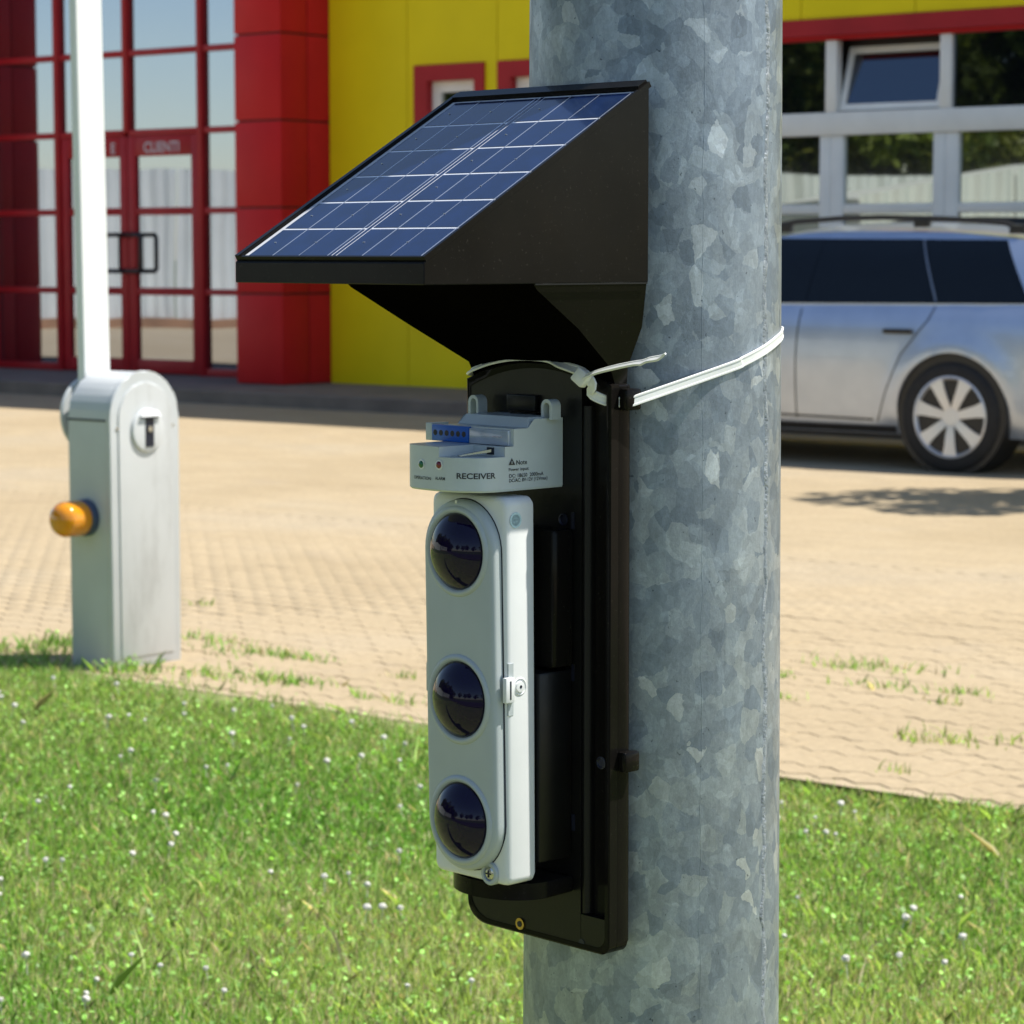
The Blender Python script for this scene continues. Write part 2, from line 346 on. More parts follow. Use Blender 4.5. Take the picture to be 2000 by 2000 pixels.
cells.sort(key=lambda c: -c[1])
rest_v, rest_f = [], []; cg, sg = math.cos(GRID), math.sin(GRID)
for i, (p, sc, r, k) in enumerate(cells):
    dz = random.gauss(0, .0007) - .0008; rz = GRID + random.gauss(0, .005); tx, ty = random.gauss(0, .004), random.gauss(0, .004)
    if i < 298:
        o = bpy.data.objects.new('paver', pme); COL.objects.link(o); o.location = (p.x, p.y, dz); o.rotation_euler = (tx, ty, rz); o.parent = pave
    else:
        c_, s_ = math.cos(rz), math.sin(rz)
        fd_ = min(1, max(0, ((r + .5) * PW - .9) / 2.2)); x, y, z = (pv * np.array([1 + .010 * fd_, 1 + .018 * fd_, 1])).T; z = np.where((z < -.001) & (z > -.01), z * (1 - .93 * fd_), z); dz *= 1 - .85 * fd_; ty *= 1 - .8 * fd_; tx *= 1 - .8 * fd_
        X = x * c_ - y * s_ + p.x; Y = x * s_ + y * c_ + p.y; Z = z + dz + x * ty * .5 + y * tx * .5
        rest_f.append(pf + len(rest_v) * len(pv)); rest_v.append(np.stack([X, Y, Z], 1))
o = np_mesh('paver_field', np.concatenate(rest_v), np.concatenate(rest_f), M['paver'], pave); tag(o, kind='stuff')

# ------------------------------------------------------------------ lawn: blades, clover leaves
def grass_mesh(name, pts, hmin, hmax, wmin, wmax, parent=None, green=1.0, label=None, leaf_frac=.16, lean=.9):
    n = len(pts); az = RNG.uniform(0, 2 * np.pi, n); h = RNG.uniform(hmin, hmax, n); w = RNG.uniform(wmin, wmax, n)
    ln = np.abs(RNG.normal(0, lean, n)) * h; la = RNG.uniform(0, 2 * np.pi, n)
    ox, oy = np.cos(az) * w / 2, np.sin(az) * w / 2; dx, dy = np.cos(la) * ln, np.sin(la) * ln
    b = np.column_stack([pts, np.full(n, -.02)])
    v = np.empty((n, 5, 3)); mid = b + np.column_stack([dx * .35, dy * .35, h * .6 + .012]); tip = b + np.column_stack([dx, dy, h + .02])
    off = np.column_stack([ox, oy, np.zeros(n)])
    v[:, 0] = b - off; v[:, 1] = b + off; v[:, 2] = mid + off * .85; v[:, 3] = mid - off * .85; v[:, 4] = tip
    # clover-like leaves: flatter, broader, near the top of the sward
    lf = RNG.random(n) < leaf_frac; m_ = lf.sum(); ctr = b[lf] + np.column_stack([np.zeros(m_), np.zeros(m_), h[lf] * .8 + .016]); rr = RNG.uniform(.0028, .0060, m_)
    a2 = RNG.uniform(0, 6.28, m_); t1, t2 = RNG.normal(0, .45, m_), RNG.normal(0, .45, m_)
    for j in range(5):
        an = a2 + j * 2 * np.pi / 5; cx, cy = np.cos(an) * rr, np.sin(an) * rr
        v[lf, j] = ctr + np.column_stack([cx, cy, cx * t1 + cy * t2])
    # colour: patches of lush, yellowish and dry blades
    px, py = pts[:, 0], pts[:, 1]
    patch = .5 + .25 * np.sin(px * 2.1 + 1.3 * np.sin(py * 1.7)) + .25 * np.sin(py * 2.9 + 2 * np.sin(px * 1.1 + .6)); patch = np.clip(patch + RNG.normal(0, .25, n), 0, 1)[:, None]
    lush = np.array([.19, .42, .06]); yel = np.array([.49, .60, .19]); dry = np.array([.68, .58, .37])
    c = lush * (1 - patch) + yel * patch
    isd = (RNG.random(n) < .14 + .07 * patch[:, 0] * (1 if green else 0)); c[isd] = dry * RNG.uniform(.6, 1.15, (isd.sum(), 1))
    c[lf] = np.array([.28, .52, .10]) * RNG.uniform(.7, 1.5, (m_, 1)) + RNG.uniform(0, .06, (m_, 1))
    c *= RNG.uniform(.45, 1.55, (n, 1))
    col = np.ones((n, 5, 4)); col[:, :, :3] = c[:, None, :]
    f = np.arange(n * 5).reshape(n, 5)[:, [0, 1, 2, 4, 3]].copy(); lfi = np.where(lf)[0]; f[lfi] = np.arange(n * 5).reshape(n, 5)[lfi]
    return np_mesh(name, v.reshape(-1, 3), f, M['grass_blade'], parent, col.reshape(-1, 4))
def sample(x0, x1, y0, y1, dens, keep):
    n = int((x1 - x0) * (y1 - y0) * dens); p = np.column_stack([RNG.uniform(x0, x1, n), RNG.uniform(y0, y1, n)]); return p[keep(p)]
EX, EY = np.array([e[0] for e in EDGE]), np.array([e[1] for e in EDGE])
def inlawn(p):
    e = np.interp(p[:, 0], EX, EY) + .035 * np.sin(p[:, 0] * 7.3) + .025 * np.sin(p[:, 0] * 17 + 1) - .06
    d = e - p[:, 1]; ok = d > -.02
    # worn fringe and bare earth by the barrier cabinet
    fr = np.clip(d / .28, 0, 1) ** .8; bare = np.exp(-(((p[:, 0] + .72) / .30) ** 2 + ((p[:, 1] - 7.42) / .16) ** 2))
    ok &= RNG.random(len(p)) < np.clip(fr + .12, 0, 1) * (1 - .9 * bare)
    pit = (p[:, 0] - .1067) ** 2 + (p[:, 1] - 2) ** 2 > .102 ** 2
    fp = np.column_stack([p[:, 0] + 1.195, p[:, 1] - 7.9]); tt = fp @ np.array([A2.x, A2.y]); vv = fp @ np.array([V2.x, V2.y])
    return ok & pit & ~((tt < .01) & (tt > -.2) & (vv > -.01) & (vv < .28))
near = sample(-2.2, 2.1, 3.9, 9.0, 19000, lambda p: inlawn(p) & (np.abs(p[:, 0]) < .225 * p[:, 1] + .12))
far_ = sample(-6.5, 6.5, -.9, 11.5, 900, lambda p: inlawn(p) & ~((np.abs(p[:, 0]) < .225 * p[:, 1] + .12) & (p[:, 1] > 3.9)))
lawn = grass_mesh('grass', near, .007, .026, .0022, .0048, leaf_frac=.075); tag(lawn, 'short mown lawn grass with clover leaves and dry straw', 'grass', kind='stuff')
o = grass_mesh('grass_verge', far_, .02, .05, .007, .014); tag(o, 'short lawn grass around the foot of the pole', 'grass', kind='stuff')
# long loose blades lying in the sward
def fringe(p):
    d = np.interp(p[:, 0], EX, EY) - p[:, 1]; return (d > -.03) & (d < .12) & (RNG.random(len(p)) < np.clip((p[:, 0] + .25) / .6, .08, 1)) & (np.abs(p[:, 0]) < .24 * p[:, 1])
fr_ = sample(-2, 2.2, 4.6, 9, 16000, fringe); o = grass_mesh('grass_fringe', fr_, .010, .036, .0025, .005, leaf_frac=.08, lean=1.0); tag(o, 'longer grass creeping over the edge of the beige paving', 'grass', kind='stuff')
ll = sample(-2, 2, 4.2, 8.2, 45, lambda p: inlawn(p) & (np.abs(p[:, 0]) < .21 * p[:, 1]))
o = grass_mesh('grass_long', ll[:160], .04, .08, .004, .008, leaf_frac=0, lean=1.1); tag(o, 'longer bright grass blades bending over the mown lawn', 'grass', kind='stuff')

# clover heads
def clover_mesh():
    b = MB(); b.lathe([(.0008, -.03), (.0008, 0)], (0, 0, 0), (0, 0, 1), 5)
    r_ = bmesh.ops.create_icosphere(b.bm, subdivisions=2, radius=.0072, matrix=Matrix.Translation((0, 0, .004)))
    for v in r_['verts']: v.co += (v.co - Vector((0, 0, .004))) * random.uniform(-.18, .22); v.co.z = .004 + (v.co.z - .004) * .8
    me = bpy.data.meshes.new('clover_flower'); b.bm.to_mesh(me); b.bm.free(); me.materials.append(M['flower']); return me
cme = clover_mesh()
cp = sample(-1.6, 1.6, 4.25, 7.6, 22, lambda p: inlawn(p) & (np.abs(p[:, 0]) < .2 * p[:, 1]) & ((np.interp(p[:, 0], EX, EY) - p[:, 1]) > .25))
for x, y in cp[:175]:
    o = bpy.data.objects.new('clover_flower', cme); COL.objects.link(o); s_ = random.uniform(.55, 1.1); o.location = (x, y, random.uniform(.024, .042)); o.scale = (s_,) * 3; o.rotation_euler = (random.uniform(-.3, .3), random.uniform(-.3, .3), random.uniform(0, 6))
    tag(o, 'small white clover flower head standing in the mown lawn', 'flower', 'clover flowers in the lawn')
# weeds in the joints of the paving
WP = {0: [], 1: []}
for px, py, w, n in ((405, 1250, .16, 260), (480, 1275, .22, 300), (560, 1283, .14, 160), (610, 1290, .10, 110), (420, 1318, .16, 200), (520, 1327, .24, 380), (570, 1333, .14, 200), (395, 1182, .06, 60), (705, 1360, .08, 70), (780, 1322, .07, 70), (790, 1375, .08, 90), (1700, 1302, .24, 240), (1640, 1304, .12, 110), (1690, 1340, .16, 70), (1755, 1345, .16, 80), (1880, 1355, .08, 120), (1860, 1375, .07, 50), (1815, 1450, .12, 150), (1850, 1440, .16, 120), (1990, 1450, .10, 80), (1530, 1320, .07, 60), (1535, 1365, .06, 60), (1755, 1510, .05, 30), (150, 1262, .2, 420), (60, 1272, .24, 380), (225, 1312, .10, 160), (275, 1310, .14, 230)):
    c_ = on_z(px, py); k = RNG.normal(0, 1, (n, 2)); p = np.array([c_.x, c_.y]) + np.outer(k[:, 0] * w * .5, [A2.x, A2.y]) + np.outer(k[:, 1] * w * .22, [V2.x, V2.y])
    WP[1 if px < 290 else 0].append(p if px < 290 else p[: max(14, n // 3)])
o = grass_mesh('weeds', np.concatenate(WP[0]), .006, .034, .004, .009, leaf_frac=.08); tag(o, 'low green weeds growing from the joints of the beige paving', 'weeds', kind='stuff')
o = grass_mesh('weeds', np.concatenate(WP[1])[::2], .01, .05, .004, .009, leaf_frac=.35); tag(o, 'ragged green weeds around the foot of the barrier cabinet', 'weeds', kind='stuff')

# ------------------------------------------------------------------ building
bld = empty('building', P0, GRID)
tag(bld, 'yellow and red commercial building with glazed entrance and white framed garage windows', 'building')
def BX(name, mat, parent, t0, t1, o0, o1, z0, z1, bevel=0.0): return B(name, M[mat], parent, t0, t1, -o0, -o1, z0, z1, bevel)
HB = 8.7
BX('wall', 'dark_core', bld, -16, 18, -.30, -14, .0, HB - .05)
BX('parapet', 'red_panel', bld, -.02, 18, -.28, .03, HB - .2, HB)
# yellow cladding panels .98 m wide
W_ = [(.976, 1.732), (1.885, 2.64)]; WZ = (1.55, 2.80); G0, G1, GZ = 4.15, 8.07, 2.975
edges = [-.02] + [.88 + .984 * k for k in range(0, 18)]
for t0, t1 in zip(edges, edges[1:]):
    b = MB(); zb = .10
    def pc(a, c, z0, z1):
        if c - a > .01 and z1 - z0 > .01: b.box(a, c, .0, .06, z0, z1)
    a, c = t0 + .004, t1 - .004; win = [w for w in W_ if w[0] < c and w[1] > a]
    if win:
        w0, w1 = win[0]; pc(a, c, WZ[1], HB - .205); pc(a, c, zb, WZ[0]); pc(a, max(a, w0), WZ[0] + .0005, WZ[1] - .0005); pc(min(c, w1), c, WZ[0] + .0005, WZ[1] - .0005)
    elif a < G1 - .02 and c > G0 + .02:
        pc(a, c, GZ, HB - .205)
        if a < G0: pc(a, G0, zb, GZ - .0005)
        if c > G1: pc(G1, c, zb, GZ - .0005)
    else: pc(a, c, zb, HB - .205)
    bm2 = b.bm
    b.build('wall_panel', M['yellow_panel'], bld)
# small windows: red surround, white sash, pane
for w0, w1 in W_:
    w = BX('window', 'red_frame', bld, w0, w0 + .12, -.12, .02, WZ[0], WZ[1])
    bpy.data.objects.remove(w)
    b = MB(); z0, z1 = WZ
    b.box(w0 - .004, w0 + .14, -.025, .12, z0, z1).box(w1 - .10, w1 + .004, -.025, .12, z0, z1).box(w0 + .14, w1 - .10, -.025, .12, z1 - .135, z1).box(w0 + .14, w1 - .10, -.025, .12, z0, z0 + .12)
    w = b.build('window', M['red_frame'], bld)
    x0, x1, a0, a1 = w0 + .142, w1 - .102, z0 + .122, z1 - .137
    b = MB(); b.box(x0, x0 + .09, .05, .11, a0, a1).box(x1 - .09, x1, .05, .11, a0, a1).box(x0 + .09, x1 - .09, .05, .11, a1 - .09, a1).box(x0 + .09, x1 - .09, .05, .11, a0, a0 + .09); b.build('frame', M['white_frame'], w)
    B('pane', M['dark_glass'], w, x0 + .088, x1 - .088, .075, .085, a0 + .088, a1 - .088)
# garage: red lintel, white frame with many panes
BX('lintel', 'red_frame', bld, G0 - .05, G1 + .05, -.06, .035, 2.845, 2.972)
BX('lintel', 'red_panel', bld, G0, G1, -.10, .0, 2.815, 2.843)
posts = [4.05, 5.072, 6.047, 7.03, 8.02]
for p in posts: BX('window_post', 'white_frame', bld, p - .048, p + .048, -.10, -.02, 2.283, 2.813, .004)
BX('transom', 'white_frame', bld, G0, G1, -.11, -.015, 2.11, 2.28, .004)
for k, (p, q_) in enumerate(zip(posts, posts[1:])):
    a, c = p + .05, q_ - .05
    if k == 1:   # tilted hopper sash, its top leaning into the building
        r_ = empty('open_window', (a, .075, 2.285), 0, bld); r_.rotation_euler = (R(-17), 0, 0)
        wd = c - a; hh = .50; b = MB(); b.box(.003, .05, -.02, .02, .004, hh).box(wd - .05, wd - .003, -.02, .02, .004, hh).box(.05, wd - .05, -.02, .02, hh - .05, hh).box(.05, wd - .05, -.02, .02, .004, .05)
        b.build('sash_frame', M['white_frame'], r_); B('pane', M['upper_glass'], r_, .048, wd - .048, -.004, .004, .048, hh - .048)
        BX('dark_reveal', 'dark_core', bld, a, c, -.26, -.22, 2.28, 2.81)
    else: BX('window_pane', 'upper_glass', bld, a - .002, c + .002, -.065, -.055, 2.281, 2.812)
    # folding leaves below
    BX('leaf_stile', 'white_frame', bld, p - .10 + .003, p + .0, -.10, -.03, .10, 2.108, .004); BX('leaf_stile', 'white_frame', bld, p + .003, p + .11, -.10, -.03, .10, 2.108, .004)
    for z0, z1 in ((1.527, 1.597), (.85, .92), (.10, .26)): BX('leaf_rail', 'white_frame', bld, p + .112, q_ - .10, -.095, -.035, z0, z1, .003)
    for z0, z1 in ((1.599, 2.108), (.922, 1.525), (.262, .848)): BX('window_pane', 'dark_glass', bld, p + .111, q_ - .099, -.07, -.06, z0, z1)
# red pillars either side of the entrance
JZ = [.10, .882, 1.62, 2.36, 3.095, 3.83, 4.57, 5.3, 6.04, 6.78, 7.5, HB + .15]
def pillar(tl, tr, of):
    pl = empty('pillar', (0, 0, 0), 0, bld)
    BX('core', 'dark_core', pl, tl + .02, tr - .02, of - .02, -.29, .08, HB + .1)
    for z0, z1 in zip(JZ, JZ[1:]):
        BX('pillar_panel', 'red_panel', pl, tl, tr, of - .015, of, z0 + .008, z1 - .008, .003)
        h_ = (of - .015 - .16)
        mid = of - .018 - (of + .0) * .52
        BX('pillar_panel', 'red_panel', pl, tr - .018, tr - .001, mid + .006, of - .017, z0 + .008, z1 - .008, .003)
        BX('pillar_panel', 'red_panel', pl, tr - .018, tr - .001, -.10, mid - .006, z0 + .008, z1 - .008, .003)
        BX('pillar_panel', 'red_panel', pl, tl + .001, tl + .018, -.20, of - .017, z0 + .008, z1 - .008, .003)
    return pl
pillar(-.575, -.022, .6); pillar(-5.75, -5.02, .6)
# entrance curtain wall
ent = bld; OF = -.2
MT = [-5.0, -4.72, -3.755, -2.79, -1.80, -.83, -.58]; TZ = [.10, .872, 1.618, 2.35, 3.087, 3.82, 4.55, 5.29, 6.0, 6.74, 7.48, 8.3]
for t in MT[1:-1]:
    z0 = 2.352 if t == -2.79 else .10
    BX('mullion', 'red_frame', bld, t - .032, t + .032, OF - .06, OF + .035, z0, 8.4, .004)
for (a, c) in zip(MT, MT[1:]):
    dr = a in (-3.755, -2.79)
    for j, z in enumerate(TZ):
        if dr and z < 2.3: continue
        BX('transom', 'red_frame', bld, a + .034, c - .034, OF - .05, OF + .02, z - .028 if j else .10, z + .028 if j else .17, .003)
    for j, (z0, z1) in enumerate(zip(TZ, TZ[1:])):
        if dr and z0 < 2.3: continue
        BX('window_pane', 'coated_glass', bld, a + .03, c - .03, OF - .03, OF - .018, z0 + (.07 if j == 0 else .026), z1 - .026)
def text_mesh(s, size, bold=.02):
    cu = bpy.data.curves.new('t', 'FONT'); cu.body = s; cu.size = size; cu.resolution_u = 3; cu.offset = bold * size; o = bpy.data.objects.new('t', cu); COL.objects.link(o)
    dg = bpy.context.evaluated_depsgraph_get(); me = bpy.data.meshes.new_from_object(o.evaluated_get(dg)); bpy.data.objects.remove(o)
    if me.materials: me.materials.clear()
    return me
for k, (a, c) in enumerate(((-3.755, -2.79), (-2.79, -1.80))):
    l = a + (.034 if k == 0 else .006); r_ = c - (.006 if k == 0 else .034)
    d = empty('door', (0, 0, 0), 0, bld)
    def DB(n_, m_, *q_): return B(n_, M[m_], d, q_[0], q_[1], -q_[2], -q_[3], q_[4], q_[5], .003)
    DB('stile', 'red_frame', l, l + .10, OF - .05, OF + .01, .11, 2.318); DB('stile', 'red_frame', r_ - .10, r_, OF - .05, OF + .01, .11, 2.318)
    DB('rail', 'red_frame', l + .102, r_ - .102, OF - .05, OF + .01, 2.13, 2.318); DB('rail', 'red_frame', l + .102, r_ - .102, OF - .05, OF + .01, .11, .235)
    for z in (.872, 1.618): DB('rail', 'red_frame', l + .102, r_ - .102, OF - .045, OF + .005, z - .035, z + .035)
    for z0, z1 in ((.233, .839), (.905, 1.585), (1.651, 2.132)): B('pane', M['coated_glass'], d, l + .10, r_ - .10, -(OF - .03), -(OF - .018), z0, z1)
    hx = r_ - .03 if k == 0 else l + .03; hd = -1 if k == 0 else 1
    pts = [(hx, -OF, 1.40), (hx, -OF - .07, 1.40), (hx + hd * .19, -OF - .08, 1.40), (hx + hd * .21, -OF - .08, 1.38), (hx + hd * .21, -OF - .08, 1.08), (hx + hd * .19, -OF - .08, 1.06), (hx, -OF - .07, 1.06), (hx, -OF, 1.06)]
    MB().tube(pts, .022, 8).build('handle', M['black_metal'], d, 60)
    me = text_mesh('CLIENTI' if k else 'E', .135); me.transform(Matrix.Translation((l + .22 if k else r_ - .22, -OF - .013, 2.165)) @ Matrix.Rotation(math.pi / 2, 4, 'X')); link('lettering', me, M['ink_white'], d)
# pavement along the building
sw = MB().box(-16, 18, -1.55, .29, -.02, .10).build('pavement', M['concrete']); sw.location = P0; sw.rotation_euler = (0, 0, GRID); tag(sw, kind='structure')
sw = MB().box(-16, 18, -1.70, -1.555, -.02, .112, .012).build('pavement_kerb', M['concrete']); sw.location = P0; sw.rotation_euler = (0, 0, GRID); tag(sw, kind='structure')

# ------------------------------------------------------------------ what stands across the yard (seen in the window reflections)
fen = empty('corrugated_fence', (-22, 14, 0)); tag(fen, 'long pale corrugated metal fence facing the glazed entrance across the yard', 'fence')
for k in range(16):
    b = MB(); y0 = -16 + k * 2.3; pts = []
    for j in range(24): pts.append((.06 * (1 if (j // 2) % 2 else -1) + .03 * math.sin(k * 2.3 + j), y0 + j * .0995))
    b.loft([[(x, y, .16) for x, y in pts], [(x, y, 2.55) for x, y in pts]], closed=False); b.build('sheet', M['corrugated'], fen)
MB().box(-.12, .10, -16, 21, -.05, .159).build('plinth', M['brick_plinth'], fen)
shed = empty('corrugated_shed', (-15.5, 9.5, 0)); tag(shed, 'low pale corrugated shed with a sloping roof across the yard', 'shed')
for k in range(7):
    pts = []; y0 = -4.2 + k * 1.2; b = MB()
    for j in range(16): pts.append((.03 * (1 if (j // 2) % 2 else -1), y0 + j * .08))
    top = lambda y: 2.75 - .17 * abs(y - .2)
    b.loft([[(x, y, 0) for x, y in pts], [(x, y, top(y)) for x, y in pts]], closed=False); b.build('sheet', M['corrugated'], shed)
MB().prism([(-.04, -4.2, 0), (-.04, 4.2, 0), (-.04, 4.2, 2.0), (-.04, .2, 2.65), (-.04, -4.2, 1.95)], [(-4, -4.2, 0), (-4, 4.2, 0), (-4, 4.2, 2.0), (-4, .2, 2.65), (-4, -4.2, 1.95)]).build('shed_body', M['roof_sheet'], shed)
def tree_meshes(seed, h, crown, clumps, leaves, leaf, shape=(1, 1, 1)):
    g = np.random.default_rng(seed); b = MB()
    pts = [(g.normal(0, .03) * k, g.normal(0, .03) * k, h * .75 * k / 5) for k in range(6)]; r0 = h * .022
    b.tube(pts, [r0 * (1 - .13 * k) for k in range(6)], 10)
    cs = []
    for i in range(clumps):
        d = g.normal(0, 1, 3); d /= np.linalg.norm(d); d *= g.uniform(.45, 1.0); c = np.array([d[0] * crown * shape[0], d[1] * crown * shape[1], h - crown * shape[2] + d[2] * crown * shape[2]]); cs.append(c)
        if i < 14:
            s_ = Vector(pts[g.integers(2, 6)]); e = Vector(c); md = (s_ + e) / 2 + Vector((0, 0, .06 * h)); b.tube([s_, md, e], [r0 * .4, r0 * .26, r0 * .08], 6)
    tb = b.bm; bmesh.ops.recalc_face_normals(tb, faces=tb.faces[:]); tm = bpy.data.meshes.new('trunk'); tb.to_mesh(tm); tb.free(); tm.materials.append(M['bark'])
    cs = np.array(cs); idx = g.integers(0, clumps, leaves); cr = g.uniform(.22, .42, clumps) * crown
    d = g.normal(0, 1, (leaves, 3)); d /= np.linalg.norm(d, axis=1)[:, None]; c = cs[idx] + d * (cr[idx] * g.uniform(.3, 1, leaves) ** .5)[:, None] * np.array([1, 1, .75])
    u = g.normal(0, 1, (leaves, 3)); u /= np.linalg.norm(u, axis=1)[:, None]; w = np.cross(u, g.normal(0, 1, (leaves, 3))); w /= np.linalg.norm(w, axis=1)[:, None]
    L = g.uniform(.6, 1.2, leaves)[:, None] * leaf; v = np.stack([c - u * L, c + w * L * .5, c + u * L, c - w * L * .5], 1)
    tone = g.uniform(.6, 1.4, (clumps, 1))[idx] * g.uniform(.7, 1.3, (leaves, 1)); hue = g.uniform(0, 1, (clumps, 1))[idx]
    cl = (np.array([.09, .155, .025]) * (1 - hue) + np.array([.20, .21, .035]) * hue) * tone; col = np.ones((leaves, 4, 4)); col[:, :, :3] = cl[:, None]
    o = np_mesh('crown', v.reshape(-1, 3), np.arange(leaves * 4).reshape(-1, 4), M['leaf'], None, col.reshape(-1, 4)); cm = o.data; bpy.data.objects.remove(o); return tm, cm
def plant(name, tm, cm, loc, rz, s_, label, group=None):
    r_ = empty(name, loc, rz); r_.scale = (s_,) * 3; tag(r_, label, 'tree', group); link('trunk', tm, None, r_); link('crown', cm, None, r_)
tA = tree_meshes(3, 10, 3.6, 34, 9000, .17); tB = tree_meshes(8, 8.5, 3.2, 30, 8000, .16)
for k, (x, y) in enumerate(((-27, 17), (-29, 12), (-26, 8), (-30, 5), (-27, 1), (-31, -3), (-26, -7), (-33, 9), (-34, 15), (-24.4, 4.4), (-24.6, 14.5), (-24.5, 11.2), (-24.8, 1.5), (-24.6, -2.5), (-25, 15.8))):
    t_ = tA if k % 2 else tB; plant('leafy_tree', *t_, (x, y, -.05), k * 1.3, random.uniform(.85, 1.15), 'broad leafy tree standing behind the corrugated fence', 'trees behind the fence')
for k in range(11): plant('leafy_bush', *(tB if k % 2 else tA), (-24.0 - .3 * (k % 3), -6 + 2.1 * k, -1.6), k * 1.9, .62, 'dense leafy bush rising just behind the corrugated fence', 'bushes behind the fence')
for k, (x, y) in enumerate(((-30, -22), (-22, -26), (-14, -24), (-6, -27), (3, -25), (12, -28), (-38, -14))):
    t_ = tB if k % 2 else tA; plant('leafy_tree', *t_, (x, y, -.05), k * 2.1, random.uniform(.8, 1.1), 'leafy tree across the asphalt road behind the lawn', 'trees across the road')
tC = tree_meshes(21, 4.3, 1.15, 22, 3800, .085, (1.05, .72, 1.0)); plant('small_tree', *tC, (4.75, 13.3, -.02), .0, 1.0, 'small leafy tree beside the tail of the silver estate car')

# ------------------------------------------------------------------ estate car
WX, WZc, WR = 1.325, .315, .318
rw = on_z(1865, 922); car = empty('estate_car', (0, 0, 0), GRID)
car.location = rw - A2 * WX + V2 * .80; tag(car, 'silver estate car with black roof rails parked before the garage windows', 'car')
def ci(tab, x):
    return float(np.interp(x, [a for a, _ in tab], [b for _, b in tab]))
TOP = [(-2.27, .52), (-2.24, .62), (-2.15, .70), (-1.9, .78), (-1.5, .86), (-1.0, .93), (-.85, .97), (-.6, 1.13), (-.35, 1.27), (-.12, 1.365), (.15, 1.41), (.6, 1.425), (1.2, 1.41), (1.6, 1.375), (1.8, 1.34), (1.92, 1.24), (2.05, 1.05), (2.14, .95), (2.22, .80), (2.27, .55)]
PRO = [(.17, .90), (.24, .945), (.32, .965), (.45, .985), (.60, 1.0), (.72, .998), (.82, .985), (.90, .955), (.945, .925), (1.0, .90), (1.1, .86), (1.2, .81), (1.3, .745), (1.36, .69), (1.43, .60)]
def smooth_tab(tab, n=160):
    xs = np.linspace(tab[0][0], tab[-1][0], n); ys = np.interp(xs, [a for a, _ in tab], [b for _, b in tab])
    k = np.ones(7) / 7; yp = np.pad(ys, 3, mode='edge'); return list(zip(xs, np.convolve(yp, k, 'valid')))
TOP = smooth_tab(TOP); PRO = smooth_tab(PRO, 90)
def plan(x): return 1 - .16 * max(0, (abs(x) - 1.1) / 1.17) ** 2.2
def hw(x, z):
    flare = sum(.022 * math.exp(-(((math.hypot(x - w, z - WZc)) - .38) / .07) ** 2) for w in (-WX, WX)) if z < .8 else 0
    return .868 * ci(PRO, z) * plan(x) + flare * min(1, max(0, (z - .2) / .12))
loops = []
for i in range(110):
    x = -2.27 + 4.54 * i / 109; T = ci(TOP, x); cabin = max(0, min(1, (T - .95) / .3)); te = T - (.035 + .02 * cabin)
    z0 = .2 + .12 * max(0, (abs(x) - 1.8) / .47) ** 2; half = []
    for k in range(26): z = z0 + (te - z0) * k / 25; half.append((hw(x, z), z))
    we = half[-1][0]
    for k in range(1, 9): f = k / 8; half.append((we * (1 - f), te + (T - te) * (1 - (1 - f) ** 2.4)))
    lp = [(x, -y, z) for y, z in half] + [(x, y, z) for y, z in half[-2::-1]]; loops.append(lp)
bo = MB().loft(loops).build('body', M['car_paint'], car)
cut = MB()
for sx in (-1, 1):
    for sy in (-1, 1): cut.lathe([(.352, 0), (.352, .42)], (sx * WX, sy * .55, WZc + .012), (0, sy, 0), 48)
co_ = cut.build('cutter', None); co_.location = (0, 0, 0)
bo.parent = None; md = bo.modifiers.new('b', 'BOOLEAN'); md.object = co_; md.operation = 'DIFFERENCE'; md.solver = 'EXACT'
dg = bpy.context.evaluated_depsgraph_get(); me = bpy.data.meshes.new_from_object(bo.evaluated_get(dg)); bo.modifiers.clear(); bo.data = me; bpy.data.objects.remove(co_); bo.parent = car
me.polygons.foreach_set('use_smooth', [True] * len(me.polygons)); me.set_sharp_from_angle(angle=R(32))
if not me.materials: me.materials.append(M['car_paint'])
def cpx(px, py, y=-.80):                              # pixel -> (x, z) on the car's near side
    p = on_plane(px, py, car.location + N2 * (-y), N2); return (p - car.location).dot(A2), p.z
def c8(x, y): return cpx(1500 + x / 3.22, 400 + y / 3.22, -.78)
def patch(name, mat, quad, sy, off, nx=10, nz=6, parent=car):
    (a, b_, c_, d_) = quad; b = MB(); g = []
    for j in range(nz + 1):
        row = []
        for i in range(nx + 1):
            s_, t_ = i / nx, j / nz; x = (a[0] * (1 - s_) + b_[0] * s_) * (1 - t_) + (d_[0] * (1 - s_) + c_[0] * s_) * t_; z = (a[1] * (1 - s_) + b_[1] * s_) * (1 - t_) + (d_[1] * (1 - s_) + c_[1] * s_) * t_
            row.append(b.bm.verts.new((x, sy * (hw(x, z) + off), z)))
        g.append(row)
    for j in range(nz):
        for i in range(nx): b.bm.faces.new((g[j][i], g[j][i + 1], g[j + 1][i + 1], g[j + 1][i]))
    o = b.build(name, M[mat], parent, 60)
    for p in o.data.polygons:
        if p.normal.y * sy < 0: o.data.flip_normals(); break
    return o
def seam(pts, sy, w=.007, mat='car_trim', off=.0025, name='seam', parent=car):
    b = MB(); fine = []
    for p, q_ in zip(pts, pts[1:]):
        for k in range(8): fine.append((p[0] + (q_[0] - p[0]) * k / 8, p[1] + (q_[1] - p[1]) * k / 8))
    fine.append(pts[-1]); L = []
    for i, (x, z) in enumerate(fine):
        a, c_ = fine[max(0, i - 1)], fine[min(len(fine) - 1, i + 1)]; dx, dz = c_[0] - a[0], c_[1] - a[1]; l = math.hypot(dx, dz); nx, nz = -dz / l * w / 2, dx / l * w / 2
        L.append([(x + nx, sy * (hw(x, z) + off), z + nz), (x - nx, sy * (hw(x, z) + off), z - nz)])
    b.loft(L, cap=False, closed=False); return b.build(name, M[mat], parent, 60)
